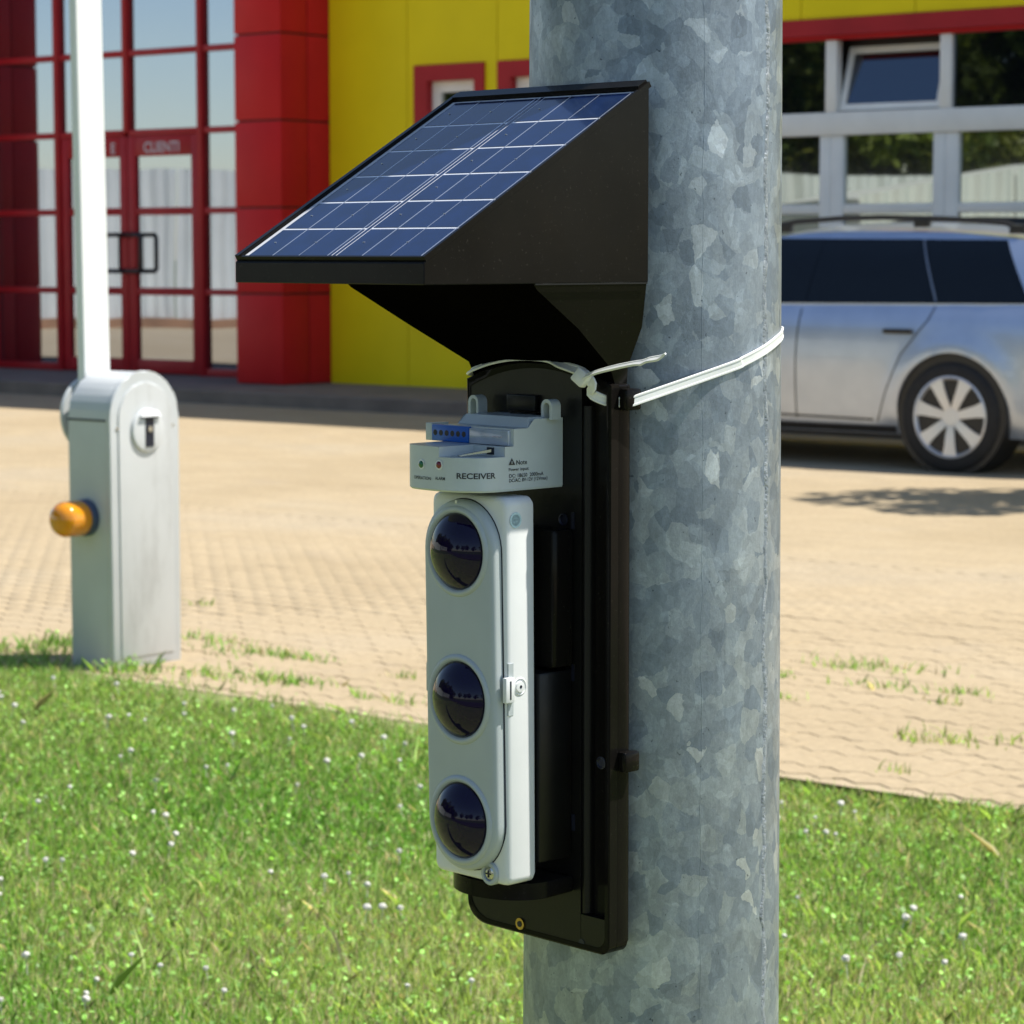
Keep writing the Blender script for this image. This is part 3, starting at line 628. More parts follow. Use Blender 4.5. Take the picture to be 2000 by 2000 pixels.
zt = lambda x: ci(TOP, x) - .085
for sy in (-1, 1):
    BELT = .935
    patch('window_trim', 'car_glass', ((-.80, BELT), (1.76, BELT + .02), (1.54, 1.312), (-.10, 1.325)), sy, .002, 24, 8)
    patch('side_window', 'car_glass', ((-.62, BELT + .015), (.31, BELT + .015), (.34, 1.318), (-.10, 1.30)), sy, .005)
    patch('side_window', 'car_glass', ((.45, BELT + .015), (1.17, BELT + .02), (.99, 1.318), (.44, 1.318)), sy, .005)
    patch('side_window', 'car_glass', ((1.21, BELT + .022), (1.73, BELT + .035), (1.50, 1.295), (1.04, 1.318)), sy, .005)
    seam([(1.01, 1.315), (1.185, .965)], sy, .016, 'chrome_trim', .006, 'pillar_trim')
    seam([(-.8, BELT - .004), (1.82, BELT + .018)], sy, .010, 'car_paint', .004, 'belt_trim')
    seam([(.30, BELT - .02), (.285, .6), (.275, .27)], sy); seam([(1.19, BELT), (1.16, .86), (1.0, .66), (.90, .45), (.83, .27)], sy); seam([(-.82, BELT - .02), (-.86, .7), (-.84, .30)], sy)
    seam([(-.84, .30), (.80, .28)], sy, .012); patch('rocker_panel', 'car_trim', ((-.95, .205), (.95, .205), (.95, .245), (-.95, .245)), sy, .006)
    for hx in (.88, -.02):
        b = MB(); z = .795; b.box(hx, hx + .19, sy * (hw(hx, z) + .006) - .016, sy * (hw(hx, z) + .006) + .016, z - .016, z + .012, .008); b.build('door_handle', M['car_trim'], car, 60)
    # roof rail with feet
    pts = [(x, sy * .58, ci(TOP, x) + (.022 if -.02 < x < 1.6 else -.012)) for x in (-.1, .0, .1, .4, .7, 1.0, 1.3, 1.5, 1.62, 1.7)]; MB().tube(pts, .016, 8).build('roof_rail', M['car_trim'], car, 60)
    for x in (.02, .96, 1.58):
        b = MB(); b.box(x - .05, x + .05, sy * .58 - .018, sy * .58 + .018, ci(TOP, x) - .03, ci(TOP, x) + .02, .006)
        b.build('rail_foot', M['car_trim'], car)
    b = MB(); b.lathe([(.06, -.02), (.085, 0), (.09, .06), (.07, .11), (.03, .13)], (-.62, sy * .93, 1.0), (0, sy * .3, .0), 16); b.build('mirror', M['car_paint'], car, 60)
    patch('headlight', 'light_clear', ((-2.14, .60), (-1.86, .62), (-1.80, .72), (-2.08, .69)), sy, .004); patch('tail_light', 'light_red', ((1.98, .70), (2.16, .68), (2.10, .90), (1.92, .94)), sy, .004)
    for sx in (-1, 1):
        MB().lathe([(.349, -.24), (.349, -.005)], (sx * WX, sy * .86, WZc + .012), (0, sy, 0), 48).build('wheel_arch', M['car_trim'], car, 60)
        wc = (sx * WX, sy * .775, WZc); ax = (0, sy, 0)
        wh = MB().lathe([(.21, -.10), (.29, -.105), (.312, -.09), (.318, -.05), (.318, .05), (.312, .082), (.29, .098), (.236, .098), (.225, .07), (.21, .0)], wc, ax, 48).build('wheel', M['tyre'], car, 60)
        b = MB(); b.lathe([(.232, .075), (.234, .096), (.224, .100), (.214, .085), (.200, .02), (.19, .01)], wc, ax, 48); b.lathe([(.0, .085), (.045, .085), (.055, .07), (.055, .03), (0, .03)], wc, ax, 24)
        W3 = Vector(wc); u = Vector((0, 0, 1)); w = Vector((1, 0, 0)); axv = Vector(ax)
        for k in range(7):
            an = k * 2 * math.pi / 7 + math.pi; d = u * math.cos(an) + w * math.sin(an); e = u * -math.sin(an) + w * math.cos(an)
            lp = lambda r_, wd, h0, h1: [W3 + d * r_ + e * wd + axv * h0, W3 + d * r_ - e * wd + axv * h0, W3 + d * r_ - e * wd + axv * h1, W3 + d * r_ + e * wd + axv * h1]
            b.loft([lp(.04, .022, .03, .082), lp(.10, .027, .04, .09), (lp(.17, .034, .05, .092)), lp(.222, .046, .06, .092)])
        b.build('rim', M['rim_silver'], wh, 40); MB().lathe([(.0, .0), (.205, .0), (.205, -.03), (0, -.03)], wc, ax, 32).build('brake_disc', M['black_metal'], wh)
def top_patch(name, mat, x0, x1, w0, w1, n=8):
    b = MB(); L = []
    for i in range(n + 1):
        x = x0 + (x1 - x0) * i / n; T = ci(TOP, x); wd = w0 + (w1 - w0) * i / n; cab = max(0, min(1, (T - .95) / .3)); te = T - (.035 + .02 * cab); we = hw(x, te)
        row = []
        for k in range(-6, 7):
            y = wd * k / 6; f = 1 - min(1, abs(y) / we); row.append((x, y, te + (T - te) * (1 - (1 - f) ** 2.4) + .006))
        L.append(row)
    b.loft(L, cap=False, closed=False); return b.build(name, M[mat], car, 60)
top_patch('windscreen', 'car_glass', -.80, -.17, .62, .50); top_patch('rear_window', 'car_glass', 1.84, 2.03, .50, .56)
B('grille', M['car_trim'], car, -2.285, -2.24, -.36, .36, .42, .56, .01); B('number_plate', M['white_frame'], car, 2.262, 2.28, -.26, .26, .60, .71, .004)

# ------------------------------------------------------------------ barrier cabinet with raised arm
pc_ = on_z(222, 1308); DX, DY, HT = .185, .272, .888    # near corner; local x = A2 (to the right), y = into the yard
post = empty('barrier_cabinet', pc_, GRID); tag(post, 'grey parking barrier cabinet with rounded top and raised white arm', 'barrier')
def arch(x, y0, y1, h, n=18, z0=-.05):
    r = (y1 - y0) / 2; c = (y0 + y1) / 2
    return [(x, y0, z0), (x, y1, z0)] + [(x, c + r * math.cos(k * math.pi / n), h - r + r * math.sin(k * math.pi / n)) for k in range(n + 1)]
MB().prism(arch(-DX, 0, DY, HT), arch(-.012, 0, DY, HT), .004).build('cabinet', M['post_paint'], post, 30)
MB().prism(arch(-.014, -.004, DY + .004, HT + .004), arch(.004, -.004, DY + .004, HT + .004), .005).build('end_frame', M['post_paint'], post, 30)
MB().prism(arch(.004, .028, DY - .028, HT - .03, z0=.03), arch(.0085, .028, DY - .028, HT - .03, z0=.03), .002).build('end_cover', M['post_cover'], post, 30)
MB().box(-DX - .002, -.013, -.0015, .004, HT - .145, HT - .139).build('lid_seam', M['hole_dark'], post)
kc = (.0085, DY / 2 + .004, HT - .175)
b = MB().lathe([(.0, .0), (.062, .0), (.066, .003), (.062, .009), (.05, .011), (0, .011)], kc, (1, 0, 0), 40); k0 = b.build('lock_cover', M['post_cover'], post, 30)
b = MB(); b.box(.0185, .0215, kc[1] - .016, kc[1] + .018, kc[2] - .05, kc[2] + .045); b.box(.0185, .0212, kc[1] - .035, kc[1] + .038, kc[2] + .036, kc[2] + .046); b.build('lock_slot', M['hole_dark'], k0)
MB().lathe([(0, 0), (.009, 0), (.009, .004), (0, .004)], (.0215, kc[1], kc[2] + .004), (1, 0, 0), 16).build('lock_barrel', M['chrome'], k0)
MB().prism([(.0195, kc[1] - .04, kc[2] + .042), (.0195, kc[1] + .042, kc[2] + .042), (.0195, kc[1] + .03, kc[2] + .060), (.0195, kc[1] - .028, kc[2] + .060)], [(.030, kc[1] - .04, kc[2] + .042), (.030, kc[1] + .042, kc[2] + .042), (.024, kc[1] + .03, kc[2] + .060), (.024, kc[1] - .028, kc[2] + .060)]).build('lock_hood', M['arm_white'], k0)
for y in (.024, DY - .024): MB().lathe([(0, 0), (.006, 0), (.006, .003), (0, .003)], (.004, y, HT - .165), (1, 0, 0), 12).build('screw', M['chrome'], post)
b = MB().lathe([(0, 0), (.118, 0), (.122, .006), (.118, .014), (.09, .020), (.0, .020)], (-DX - .044, DY / 2, HT - .135), (-1, 0, 0), 40).build('hub', M['post_paint'], post, 30)
# arm
a0 = Vector((-DX - .026, DY / 2 - .004, HT - .20)); lean = Vector((-.008, -.004, 1))
def arm_loop(z): c = a0 + lean * z; return [c + Vector((x, y, 0)) for x, y in ((-.013, -.053), (.013, -.053), (.016, -.050), (.016, .050), (.013, .053), (-.013, .053), (-.016, .050), (-.016, -.050))]
MB().loft([arm_loop(0), arm_loop(3.2)]).build('arm', M['arm_white'], post, 20)
MB().lathe([(0, 0), (.04, 0), (.04, .045), (0, .045)], (-DX + .001, DY / 2, HT - .135), (-1, 0, 0), 24).build('arm_shaft', M['post_paint'], post)
# amber lamp
lc = Vector((-.108, 0, .452))
MB().lathe([(0, 0), (.056, 0), (.056, .016), (.05, .022), (0, .022)], lc, (0, -1, 0), 32).build('lamp_base', M['navy_plastic'], post, 30)
MB().lathe([(.049, .022)] + [(.0525 + (.0012 if k % 2 else -.0004), .028 + k * .0042) for k in range(16)] + [(.050, .100), (.042, .113), (.030, .120), (.016, .1245), (0, .126)], lc, (0, -1, 0), 32).build('lamp_dome', M['amber'], post, 50)

# ------------------------------------------------------------------ galvanised pole
AX = Vector(((1277 - 1000) / F_PX * 2.0, 2.0, 0))
def pr(z): return .0980 - .00587 * (z - .658)
pole = empty('galvanised_pole', AX); tag(pole, 'thick galvanised steel pole with spangled zinc surface standing in the lawn', 'pole')
b = MB(); n = 128
b.loft([[(pr(z) * math.cos(k * 2 * math.pi / n), pr(z) * math.sin(k * 2 * math.pi / n), z) for k in range(n)] for z in (-.3, .3, .8, 1.2, 1.6, 2.4, 4, 7)]); b.build('shaft', M['galvanised'], pole, 40)
MB().lathe([(pr(7) + .002, 0), (pr(7) + .004, .01), (pr(7) * .6, .03), (0, .035)], (0, 0, 7), (0, 0, 1), 48).build('cap', M['galvanised'], pole, 40)
def strip(ang, w, th, wob, z0=-.1, z1=6.9, step=.006):
    b = MB(); L = []; z = z0; g = random.Random(5); ph = 0
    while z < z1:
        st = step if .5 < z < 1.6 else .1
        ph = .8 * ph + g.gauss(0, wob); t_ = th * (1 + g.uniform(-.5, .5)); a = ang + ph / pr(z); hw_ = w / 2 / pr(z) * (1 + g.uniform(-.25, .25)); r_ = pr(z)
        L.append([((r_ + o_) * math.cos(a + s_ * hw_), (r_ + o_) * math.sin(a + s_ * hw_), z) for s_, o_ in ((-1, -.0006), (-.4, t_), (.4, t_), (1, -.0006))]); z += st
    b.loft(L, closed=False, cap=False); return b
vd = math.atan2(-AX.y, -AX.x)                        # direction from the axis to the camera
strip(vd + R(59), .0070, .0008, .0008).build('weld_seam', M['weld'], pole, 60)
strip(vd + R(21.5), .0012, .00006, .0003).build('draw_line', M['galvanised'], pole, 60)

# ------------------------------------------------------------------ beam detector on the pole.  D(x right, y outwards from pole axis, z)
YAW = R(46.45); ZB = .745; AD = Vector((math.cos(YAW), -math.sin(YAW), 0)); ND = Vector((-math.sin(YAW), -math.cos(YAW), 0))
dev = empty('beam_detector', AX + Vector((0, 0, ZB)), -YAW)
tag(dev, 'solar powered beam detector with black housing and three dark lenses strapped to the galvanised pole', 'detector')
def D(x, y, z): return Vector((x, -y, z - ZB))
def dfy(px, py, y): p = on_plane(px, py, AX + ND * y, ND); return (p - AX).dot(AD), p.z
def dfx(px, py, x): p = on_plane(px, py, AX + AD * x, AD); return (p - AX).dot(ND), p.z
def DBX(name, mat, x0, x1, y0, y1, z0, z1, bevel=0.0, parent=dev, seg=2):
    return MB().box(x0, x1, -y1, -y0, z0 - ZB, z1 - ZB, bevel, seg).build(name, M[mat], parent, 35 if bevel else None)
# base plate
def plate_outline(x0, x1, zb, ins=0.0):
    x0, x1 = x0 + ins, x1 - ins; zb = zb + ins; L = []
    for k in range(7): a = math.pi + k * math.pi / 12; L.append((x0 + .022 + .022 * math.cos(a), zb + .016 + .016 * math.sin(a)))
    for k in range(7): a = 1.5 * math.pi + k * math.pi / 12; L.append((x1 - .009 + .009 * math.cos(a), zb + .009 + .009 * math.sin(a)))
    for k in range(17): s_ = k / 16; x = x1 + (x0 - x1) * s_; L.append((x, 1.1555 - ins * 1.2 + .0155 * (1 - (2 * s_ - 1) ** 2)))
    return L
X0, X1 = -.0834, .0668
o0 = plate_outline(X0, X1, ZB); o1 = plate_outline(X0, X1, ZB, .0)
bp = MB().prism([D(x, .0945, z) for x, z in o0], [D(x, .1065, z) for x, z in o0], .0008, 1).build('base_plate', M['black_plastic'], dev, 30)
oi = plate_outline(X0, X1, ZB, .0045); b = MB(); n = len(o0)
L4 = [[D(x, .1064, z) for x, z in o0], [D(x, .1138, z) for x, z in o0], [D(x + (xi - x) * .25, .1146, z + (zi - z) * .25) for (x, z), (xi, zi) in zip(o0, oi)], [D(xi, .1144, zi) for xi, zi in oi], [D(xi, .1064, zi) for xi, zi in oi]]
b.loft(L4, cap=False); b.build('rim', M['black_plastic'], bp, 30)
def clip_axis(poly, ax, lim, keep_less):
    out = []; ins = (lambda p: p[ax] <= lim) if keep_less else (lambda p: p[ax] >= lim)
    for i in range(len(poly)):
        p, q = poly[i], poly[(i + 1) % len(poly)]
        if ins(p): out.append(p)
        if ins(p) != ins(q): f = (lim - p[ax]) / (q[ax] - p[ax]); out.append((p[0] + (q[0] - p[0]) * f, p[1] + (q[1] - p[1]) * f))
    return out
oi2 = plate_outline(X0, X1, ZB, .0044)
fpz = clip_axis(oi2, 0, .0375, True); MB().prism([D(x, .1063, z) for x, z in fpz], [D(x, .1140, z) for x, z in fpz]).build('front_panel', M['black_matt'], bp)
fpz = clip_axis(clip_axis(oi2, 0, .0376, False), 1, ZB + .026, True); MB().prism([D(x, .1063, z) for x, z in fpz], [D(x, .1138, z) for x, z in fpz]).build('foot_panel', M['black_matt'], bp)
MB().prism([D(.0395 + .0048 * math.cos(k * math.pi / 8), .1062 + .0072 * math.sin(k * math.pi / 8), ZB + .027) for k in range(9)], [D(.0395 + .0048 * math.cos(k * math.pi / 8), .1062 + .0072 * math.sin(k * math.pi / 8), 1.14) for k in range(9)]).build('ridge', M['black_matt'], bp, 50)
DBX('slot_frame', 'black_matt', -.036, -.006, .1139, .1185, 1.134, 1.146, .001, bp); DBX('slot_hook', 'black_plastic', -.030, -.002, .1139, .121, 1.1275, 1.1335, .001, bp)
DBX('inner_box', 'black_plastic', -.045, .0305, .1141, .136, .952, 1.052, .003, bp); DBX('side_wall', 'black_matt', -.040, .0285, .1141, .147, .812, .950, .002, bp)
for px, py in ((1078, 1529), (1174, 1490), (1100, 1015)):
    x, z = dfy(px, py, .1145); MB().lathe([(.0042, -.0008), (.0046, .0003), (.0036, .0006), (.003, -.0005)], D(x, .1146, z), (0, -1, 0), 20).build('screw_hole', M['hole_dark'], bp, 40)
for px, py in ((1120, 1606), (1119, 1017), (1119, 1314)):
    x, z = dfy(px, py, .1142); DBX('slot', 'hole_dark', x - .0014, x + .0014, .1139, .1148, z - .006, z + .006, 0, bp)
x, z = dfy(1017, 1804, .114); b = MB().lathe([(.0024, 0), (.0044, .0002), (.0044, .0016), (.0024, .0016)], D(x, .1136, z), (0, -1, 0), 24); b.build('brass_insert', M['brass'], bp, 40)
MB().lathe([(0, 0), (.0024, 0), (.0022, .0007), (0, .0007)], D(x, .1150, z), (0, -1, 0), 20).build('insert_hole', M['hole_dark'], bp)
x, z = dfy(1136, 1841, .114); MB().lathe([(0, 0), (.0028, 0), (.0028, .0006), (0, .0006)], D(x, .1136, z), (0, -1, 0), 20).build('screw_hole', M['hole_dark'], bp)
for py0, py1 in ((757, 800), (1462, 1502)):
    y, z1 = dfx(1238, py0, .067); z0 = dfx(1238, py1, .067)[1]; DBX('strap_lug', 'black_plastic', .0665, .0752, .0915, .1065, z0, z1, .002, bp)
# tray under the lens head
tr = []
for k in range(25): a = math.pi * k / 24; tr.append((-.012 + .043 * math.cos(a), .142 + .034 * math.sin(a)))
tr = [(.031, .114)] + tr + [(-.055, .114)]
MB().prism([D(x, y, .7865) for x, y in tr], [D(x, y, .7985) for x, y in tr], .002, 2).build('tray', M['black_plastic'], dev, 30)
# solar housing
HX0, HX1, YF, ZF, YB, ZT, LIP = -.1112, .0872, .3082, 1.2464, .0982, 1.3671, .0184
sl = math.atan2(ZT - ZF, YF - YB); prf = [(YF, ZF - LIP), (YF, ZF), (YB, ZT), (YB, ZF - LIP)]
dn = .0035
prof_body = [(YF, ZF - LIP), (YF, ZF - dn / math.cos(sl)), (YB, ZT - dn / math.cos(sl)), (YB, ZF - LIP)]
hs = MB().prism([D(HX0, y, z) for y, z in prof_body], [D(HX1, y, z) for y, z in prof_body], .0006, 1).build('solar_housing', M['black_plastic'], dev, 30)
UPv = Vector((0, math.sin(sl), math.cos(sl)))        # panel normal in (y outwards, z)
def PS(x, s, h):                                     # panel coordinates: x, s up the slope from the front edge, h above body top
    y = YF - s * math.cos(sl) + math.sin(sl) * (h - dn); z = ZF + s * math.sin(sl) + math.cos(sl) * (h - dn); return D(x, y, z)
SL = (YF - YB) / math.cos(sl)
def pbox(name, mat, x0, x1, s0, s1, h0, h1, parent, bevel=0.0):
    b = MB().prism([PS(x0, s0, h0), PS(x1, s0, h0), PS(x1, s1, h0), PS(x0, s1, h0)], [PS(x0, s0, h1), PS(x1, s0, h1), PS(x1, s1, h1), PS(x0, s1, h1)], bevel, 1); return b.build(name, M[mat], parent)
pbox('rim_side', 'black_plastic', HX0, HX0 + .0042, .0, SL, -.0005, dn + .0006, hs); pbox('rim_side', 'black_plastic', HX1 - .0022, HX1 + .0001, .0, SL, -.0005, dn, hs)
pbox('rim_front', 'black_plastic', HX0 + .0043, HX1 - .0023, 0, .0018, -.0005, dn - .0004, hs); pbox('rim_top', 'black_plastic', HX0 + .0043, HX1 - .0023, SL - .0095, SL, -.0005, dn + .0015, hs)
pan = pbox('solar_panel', 'backsheet', HX0 + .0048, HX1 - .0028, .0022, SL - .0105, .0002, .0014, hs); pan.parent = dev
px0, px1, ps0, ps1 = HX0 + .0098, HX1 - .0045, .0030, SL - .0118
GAP = .0062; cw = (px1 - px0 - GAP) / 2; rh = (ps1 - ps0) / 6
for c_ in (0, 1):
    cx0 = px0 + c_ * (cw + GAP)
    for r_ in range(6):
        pbox('solar_cell', 'cell_blue', cx0, cx0 + cw, ps0 + r_ * rh + .0012, ps0 + (r_ + 1) * rh - .0012, .0014, .0017, pan)
    for f, w_ in ((.25, .00042), (.5, .0002), (.75, .00042)):
        f2 = {.25: .30, .5: .62, .75: .965}[f]; pbox('busbar', 'ribbon_tin', cx0 + cw * f2 - w_, cx0 + cw * f2 + w_, ps0, ps1, .00165, .00182, pan)
pbox('centre_ribbon', 'cell_blue', px0 + cw + .0016, px0 + cw + .0046, ps0, ps1, .0014, .0017, pan)
b = MB()
for c_ in (0, 1):
    for r_ in range(6):
        for f2 in (.12, .62):
            q = PS(px0 + c_ * (cw + GAP) + cw * f2, ps0 + rh * (r_ + .5), .0018); b.box(q.x - .0006, q.x + .0006, q.y - .0006, q.y + .0006, q.z - .0001, q.z + .0003)
b.build('solder_dot', M['ribbon_tin'], pan)
# neck (hopper under the housing)
z_t, z_b = ZF - LIP - .0003, 1.150
def rectl(x0, x1, y0, y1, z): return [D(x0, y0, z), D(x1, y0, z), D(x1, y1, z), D(x0, y1, z)]
MB().loft([rectl(HX0 + .002, HX1 - .0006, .0995, .2095, z_t), rectl(HX0 + .003, HX1 - .0016, .0990, .205, z_t - .004), rectl(-.0975, .0800, .0970, .160, z_t - (z_t - 1.168) * .52), rectl(X0 + .001, X1 - .002, .0955, .1130, 1.168), rectl(X0 + .002, X1 - .003, .0955, .1050, z_b)]).build('neck', M['black_shaded'], dev, 25); nk = bpy.data.objects['neck'].data; nk.materials.append(M['black_plastic'])
for p in nk.polygons: p.material_index = 1 if p.normal.x > .45 else 0  # right-hand faces keep the plain plastic, the rest take the shade-darkened black
# side gusset edge line
b = MB().prism([D(HX1 + .0003, .209, z_t + .0004), D(HX1 + .0003, .100, z_t + .0004), D(HX1 + .0003, .100, z_t - .0006), D(HX1 + .0003, .209, z_t - .0006)], [D(HX1 + .0009, .209, z_t + .0004), D(HX1 + .0009, .100, z_t + .0004), D(HX1 + .0009, .100, z_t - .0006), D(HX1 + .0009, .209, z_t - .0006)]); b.build('edge_line', M['black_matt'], dev)
# ---- lens head
HZ0, HZ1, HXL, HXR, HYB, HYF = .7995, 1.0772, -.0528, .0258, .149, .1775
TILT = lambda z: (1.0372 - z) / (1.0372 - .8434) * .0037 - .0     # the head leans a little
def rrect(x0, x1, z0, z1, r, n=5):
    L = []
    for cx, cz, a0_ in ((x1 - r, z0 + r, -90), (x1 - r, z1 - r, 0), (x0 + r, z1 - r, 90), (x0 + r, z0 + r, 180)):
        for k in range(n + 1): a = R(a0_ + 90 * k / n); L.append((cx + r * math.cos(a), cz + r * math.sin(a)))
    return L
def shear(x, z): return x + (HZ1 - z) / (HZ1 - HZ0) * .0022
b = MB(); rl = lambda ins, y, r: [D(shear(x, z), y, z) for x, z in rrect(HXL + ins, HXR - ins, HZ0 + ins, HZ1 - ins, r)]
b.loft([rl(.002, HYB, .005), rl(0, HYB + .003, .006), rl(0, HYF - .0045, .006), rl(.0006, HYF - .002, .006), rl(.002, HYF - .0006, .006), rl(.0045, HYF, .006)])
head = b.build('lens_head', M['white_plastic'], dev, 40)
def lens_c(z): return -.0155 + (1.0372 - z) / (1.0372 - .8434) * .0037
def stadium(r, y, n=24, zt=1.0372, zb=.8434):
    L = []
    for k in range(n + 1): a = math.pi * k / n; L.append((lens_c(zt) + r * math.cos(a), zt + r * math.sin(a)))
    for k in range(n + 1): a = math.pi + math.pi * k / n; L.append((lens_c(zb) + r * math.cos(a), zb + r * math.sin(a)))
    return [D(x, y, z) for x, z in L]
cap = MB().loft([stadium(.0368, HYF - .004), stadium(.0368, HYF + .0050), stadium(.0362, HYF + .0068), stadium(.0345, HYF + .0082), stadium(.032, HYF + .0088)]).build('lens_bezel', M['grey_plastic'], head, 50)
MB().loft([stadium(.0376, HYF - .001), stadium(.0376, HYF + .0003), stadium(.036, HYF + .0003)]).build('shadow_gap', M['hole_dark'], head)
YL = HYF + .0088
for z in (1.0372, .9309, .8434):
    c = D(lens_c(z), YL, z); nv = (0, -1, 0)
    MB().lathe([(.0275, .0), (.0282, .0012), (.0296, .0020), (.0312, .0016), (.0325, .0003), (.0328, -.001)], c, nv, 64).build('lens_ring', M['grey_plastic'], head, 60)
    rr, hh = .0276, .0132; Rs = (rr * rr + hh * hh) / (2 * hh); pf_ = []
    for k in range(19): a = math.asin(rr / Rs) * (1 - k / 18); pf_.append((Rs * math.sin(a), Rs * math.cos(a) - (Rs - hh) + .0006))
    MB().lathe(pf_, c, nv, 72).build('lens', M['lens_dark'], head, 179)
# bottom screw boss
x, z = dfy(957, 1706, HYF + .001); b = MB().lathe([(.0085, -.004), (.0085, .0015), (.0078, .0024), (.0056, .0026), (.0052, .0008)], D(x, HYF, z), (0, -1, 0), 32).build('screw_boss', M['grey_plastic'], head, 40)
b = MB().lathe([(0, 0), (.0048, 0), (.0046, .0012), (.0030, .0020), (0, .0021)], D(x, HYF + .0004, z), (0, -1, 0), 24); sc = b.build('screw', M['chrome'], head, 40)
for k in range(2):
    q = D(x, HYF + .0026, z); b = MB()
    if k: b.box(q.x - .0026, q.x + .0026, q.y - .0004, q.y + .0001, q.z - .0005, q.z + .0005)
    else: b.box(q.x - .0005, q.x + .0005, q.y - .00045, q.y + .00015, q.z - .0026, q.z + .0026)
    b.build('screw_slot', M['hole_dark'], head)
# side latch, pivot and sticker on the lit side
sx = shear(HXR, .935)
yl, zl1 = dfx(972, 1322, sx); zl0 = dfx(972, 1380, sx)[1]
DBX('latch_recess', 'grey_plastic', sx - .001, sx + .0004, HYF - .0060, HYF - .0012, zl0 - .008, zl1 + .008, 0, head)
DBX('latch_clip', 'white_plastic', sx - .001, sx + .0030, HYF - .0050, HYF + .0035, zl0 + .0015, zl1 - .0015, .0008, head); DBX('latch_slot', 'hole_dark', sx + .0029, sx + .0032, HYF - .0015, HYF - .0002, zl0 + .004, zl1 - .004, 0, head)
DBX('latch_clip', 'grey_plastic', HXL - .0056, HXL + .003, HYF - .0045, HYF + .0005, zl0, zl1, .0008, head)
yv, zv = dfx(1015, 1341, sx); MB().lathe([(.0066, -.001), (.0066, .0002), (.0058, .0006), (.0054, -.0004), (.0042, -.0004), (.0038, .0012), (.0012, .0014), (.001, .0004)], D(sx, yv, zv), (1, 0, 0), 32).build('pivot', M['white_plastic'], head, 40)
MB().lathe([(0, 0), (.0011, 0), (.0011, .0012), (0, .0012)], D(sx + .0004, yv, zv), (1, 0, 0), 12).build('pivot_hole', M['hole_dark'], head)
ys, zs = dfx(1007, 1016, shear(HXR, 1.04)); xs_ = shear(HXR, 1.04) + .00015
b = MB()
for ra, rb in ((.0056, .0051), (.0040, .0037)): b.lathe([(rb, 0), (ra, 0), (ra, .00012), (rb, .00012)], D(xs_, ys, zs), (1, 0, 0), 36)
for dy_, dz_, l in ((.0014, .0012, .0016), (-.0012, -.0009, .0018), (-.001, .0015, .0012), (.0013, -.0014, .0014)):
    q = D(xs_, ys + dy_, zs + dz_); b.box(q.x, q.x + .00014, q.y - l / 2, q.y + l / 2, q.z - .0003, q.z + .0003)
b.build('inspection_stamp', M['ink_faint'], head)
DBX('sight_mark', 'white_plastic', lens_c(1.07) - .001, lens_c(1.07) + .001, HYF + .0088, HYF + .0093, 1.0715, 1.0735, 0, head)
DBX('mount_arm', 'black_matt', -.035, .010, .1405, .1495, .82, 1.06, .001, dev)
# ---- receiver electronics box: plan outline (front, right wall), several levels
cx_ = -.0145
half = [(.0325, .1150), (.0332, .1290), (.0336, .1470), (.0338, .1700), (.0334, .1830), (.0300, .1935), (.0195, .2012), (.0095, .2048), (0, .2058)]
def plan_curve(pts):
    P = [Vector((x, y, 0)) for x, y in pts]; out = []
    for i in range(len(P) - 1):
        p0, p1, p2, p3 = P[max(i - 1, 0)], P[i], P[i + 1], P[min(i + 2, len(P) - 1)]
        for k in range(8):
            t = k / 8; out.append(.5 * ((2 * p1) + (p2 - p0) * t + (2 * p0 - 5 * p1 + 4 * p2 - p3) * t * t + (3 * p1 - p0 - 3 * p2 + p3) * t ** 3))
    out.append(P[-1]); return [(v.x, v.y) for v in out]
hc = plan_curve(half[1:]); hc = [(.0330, .1145)] + hc
lft = plan_curve([(cx_, .2058), (-.0300, .2056), (-.0420, .2040), (-.0495, .2005), (-.0530, .1940), (-.0535, .1700), (-.0545, .1300)]) + [(-.0545, .1145)]
PLAN = [(cx_ + x, y) for x, y in hc] + lft[1:]       # from the right rear round the front to the left rear
def clip_y(poly, ymax):                              # keep y <= ymax
    out = []
    for i in range(len(poly)):
        p, q = poly[i], poly[(i + 1) % len(poly)]
        if p[1] <= ymax: out.append(p)
        if (p[1] <= ymax) != (q[1] <= ymax):
            f = (ymax - p[1]) / (q[1] - p[1]); out.append((p[0] + (q[0] - p[0]) * f, ymax))
    return out
def level(poly, z0, z1, ins_top=0.0, bev=.0006):
    c = Vector((cx_, .16)); top = [(x - math.copysign(min(ins_top, abs(x - cx_)), x - cx_), y - (ins_top if ins_top and y > .13 else 0)) for x, y in poly]
    b = MB(); b.loft([[D(x, y, z0) for x, y in poly], [D(x, y, z1) for x, y in top]]); return b
Z0, Z1, Z2, Z3, Z4 = 1.0812, 1.1055, 1.1128, 1.1250, 1.1322
sk = [(cx_ + (x - cx_) * .985, .115 + (y - .115) * .985) for x, y in PLAN]
rec = MB().loft([[D(x, y, Z0) for x, y in sk], [D(x, y, Z0 + .0012) for x, y in PLAN], [D(x, y, Z1) for x, y in PLAN]]).build('receiver_box', M['label_plastic'], dev, 38)
# nose (left front) and rear part at level two, leaving the switch notch open
nose = [p for p in PLAN if p[1] > .170 and p[0] < -.0130]; nose = [(-.0128, nose[0][1])] + nose + [(nose[-1][0], .166), (-.0128, .166)]
level(nose, Z1 + .0001, Z2).build('nose', M['label_plastic'], rec, 38)
level([p for p in clip_y(PLAN, .1725)], Z1 + .0001, Z2 - .0002).build('step', M['label_plastic'], rec, 38)
level(clip_y(PLAN, .1640), Z2 + .0001, Z3).build('step', M['label_plastic'], rec, 38)
level(clip_y(PLAN, .1500), Z3 + .0001, Z4, .0045).build('step', M['label_plastic'], rec, 38)
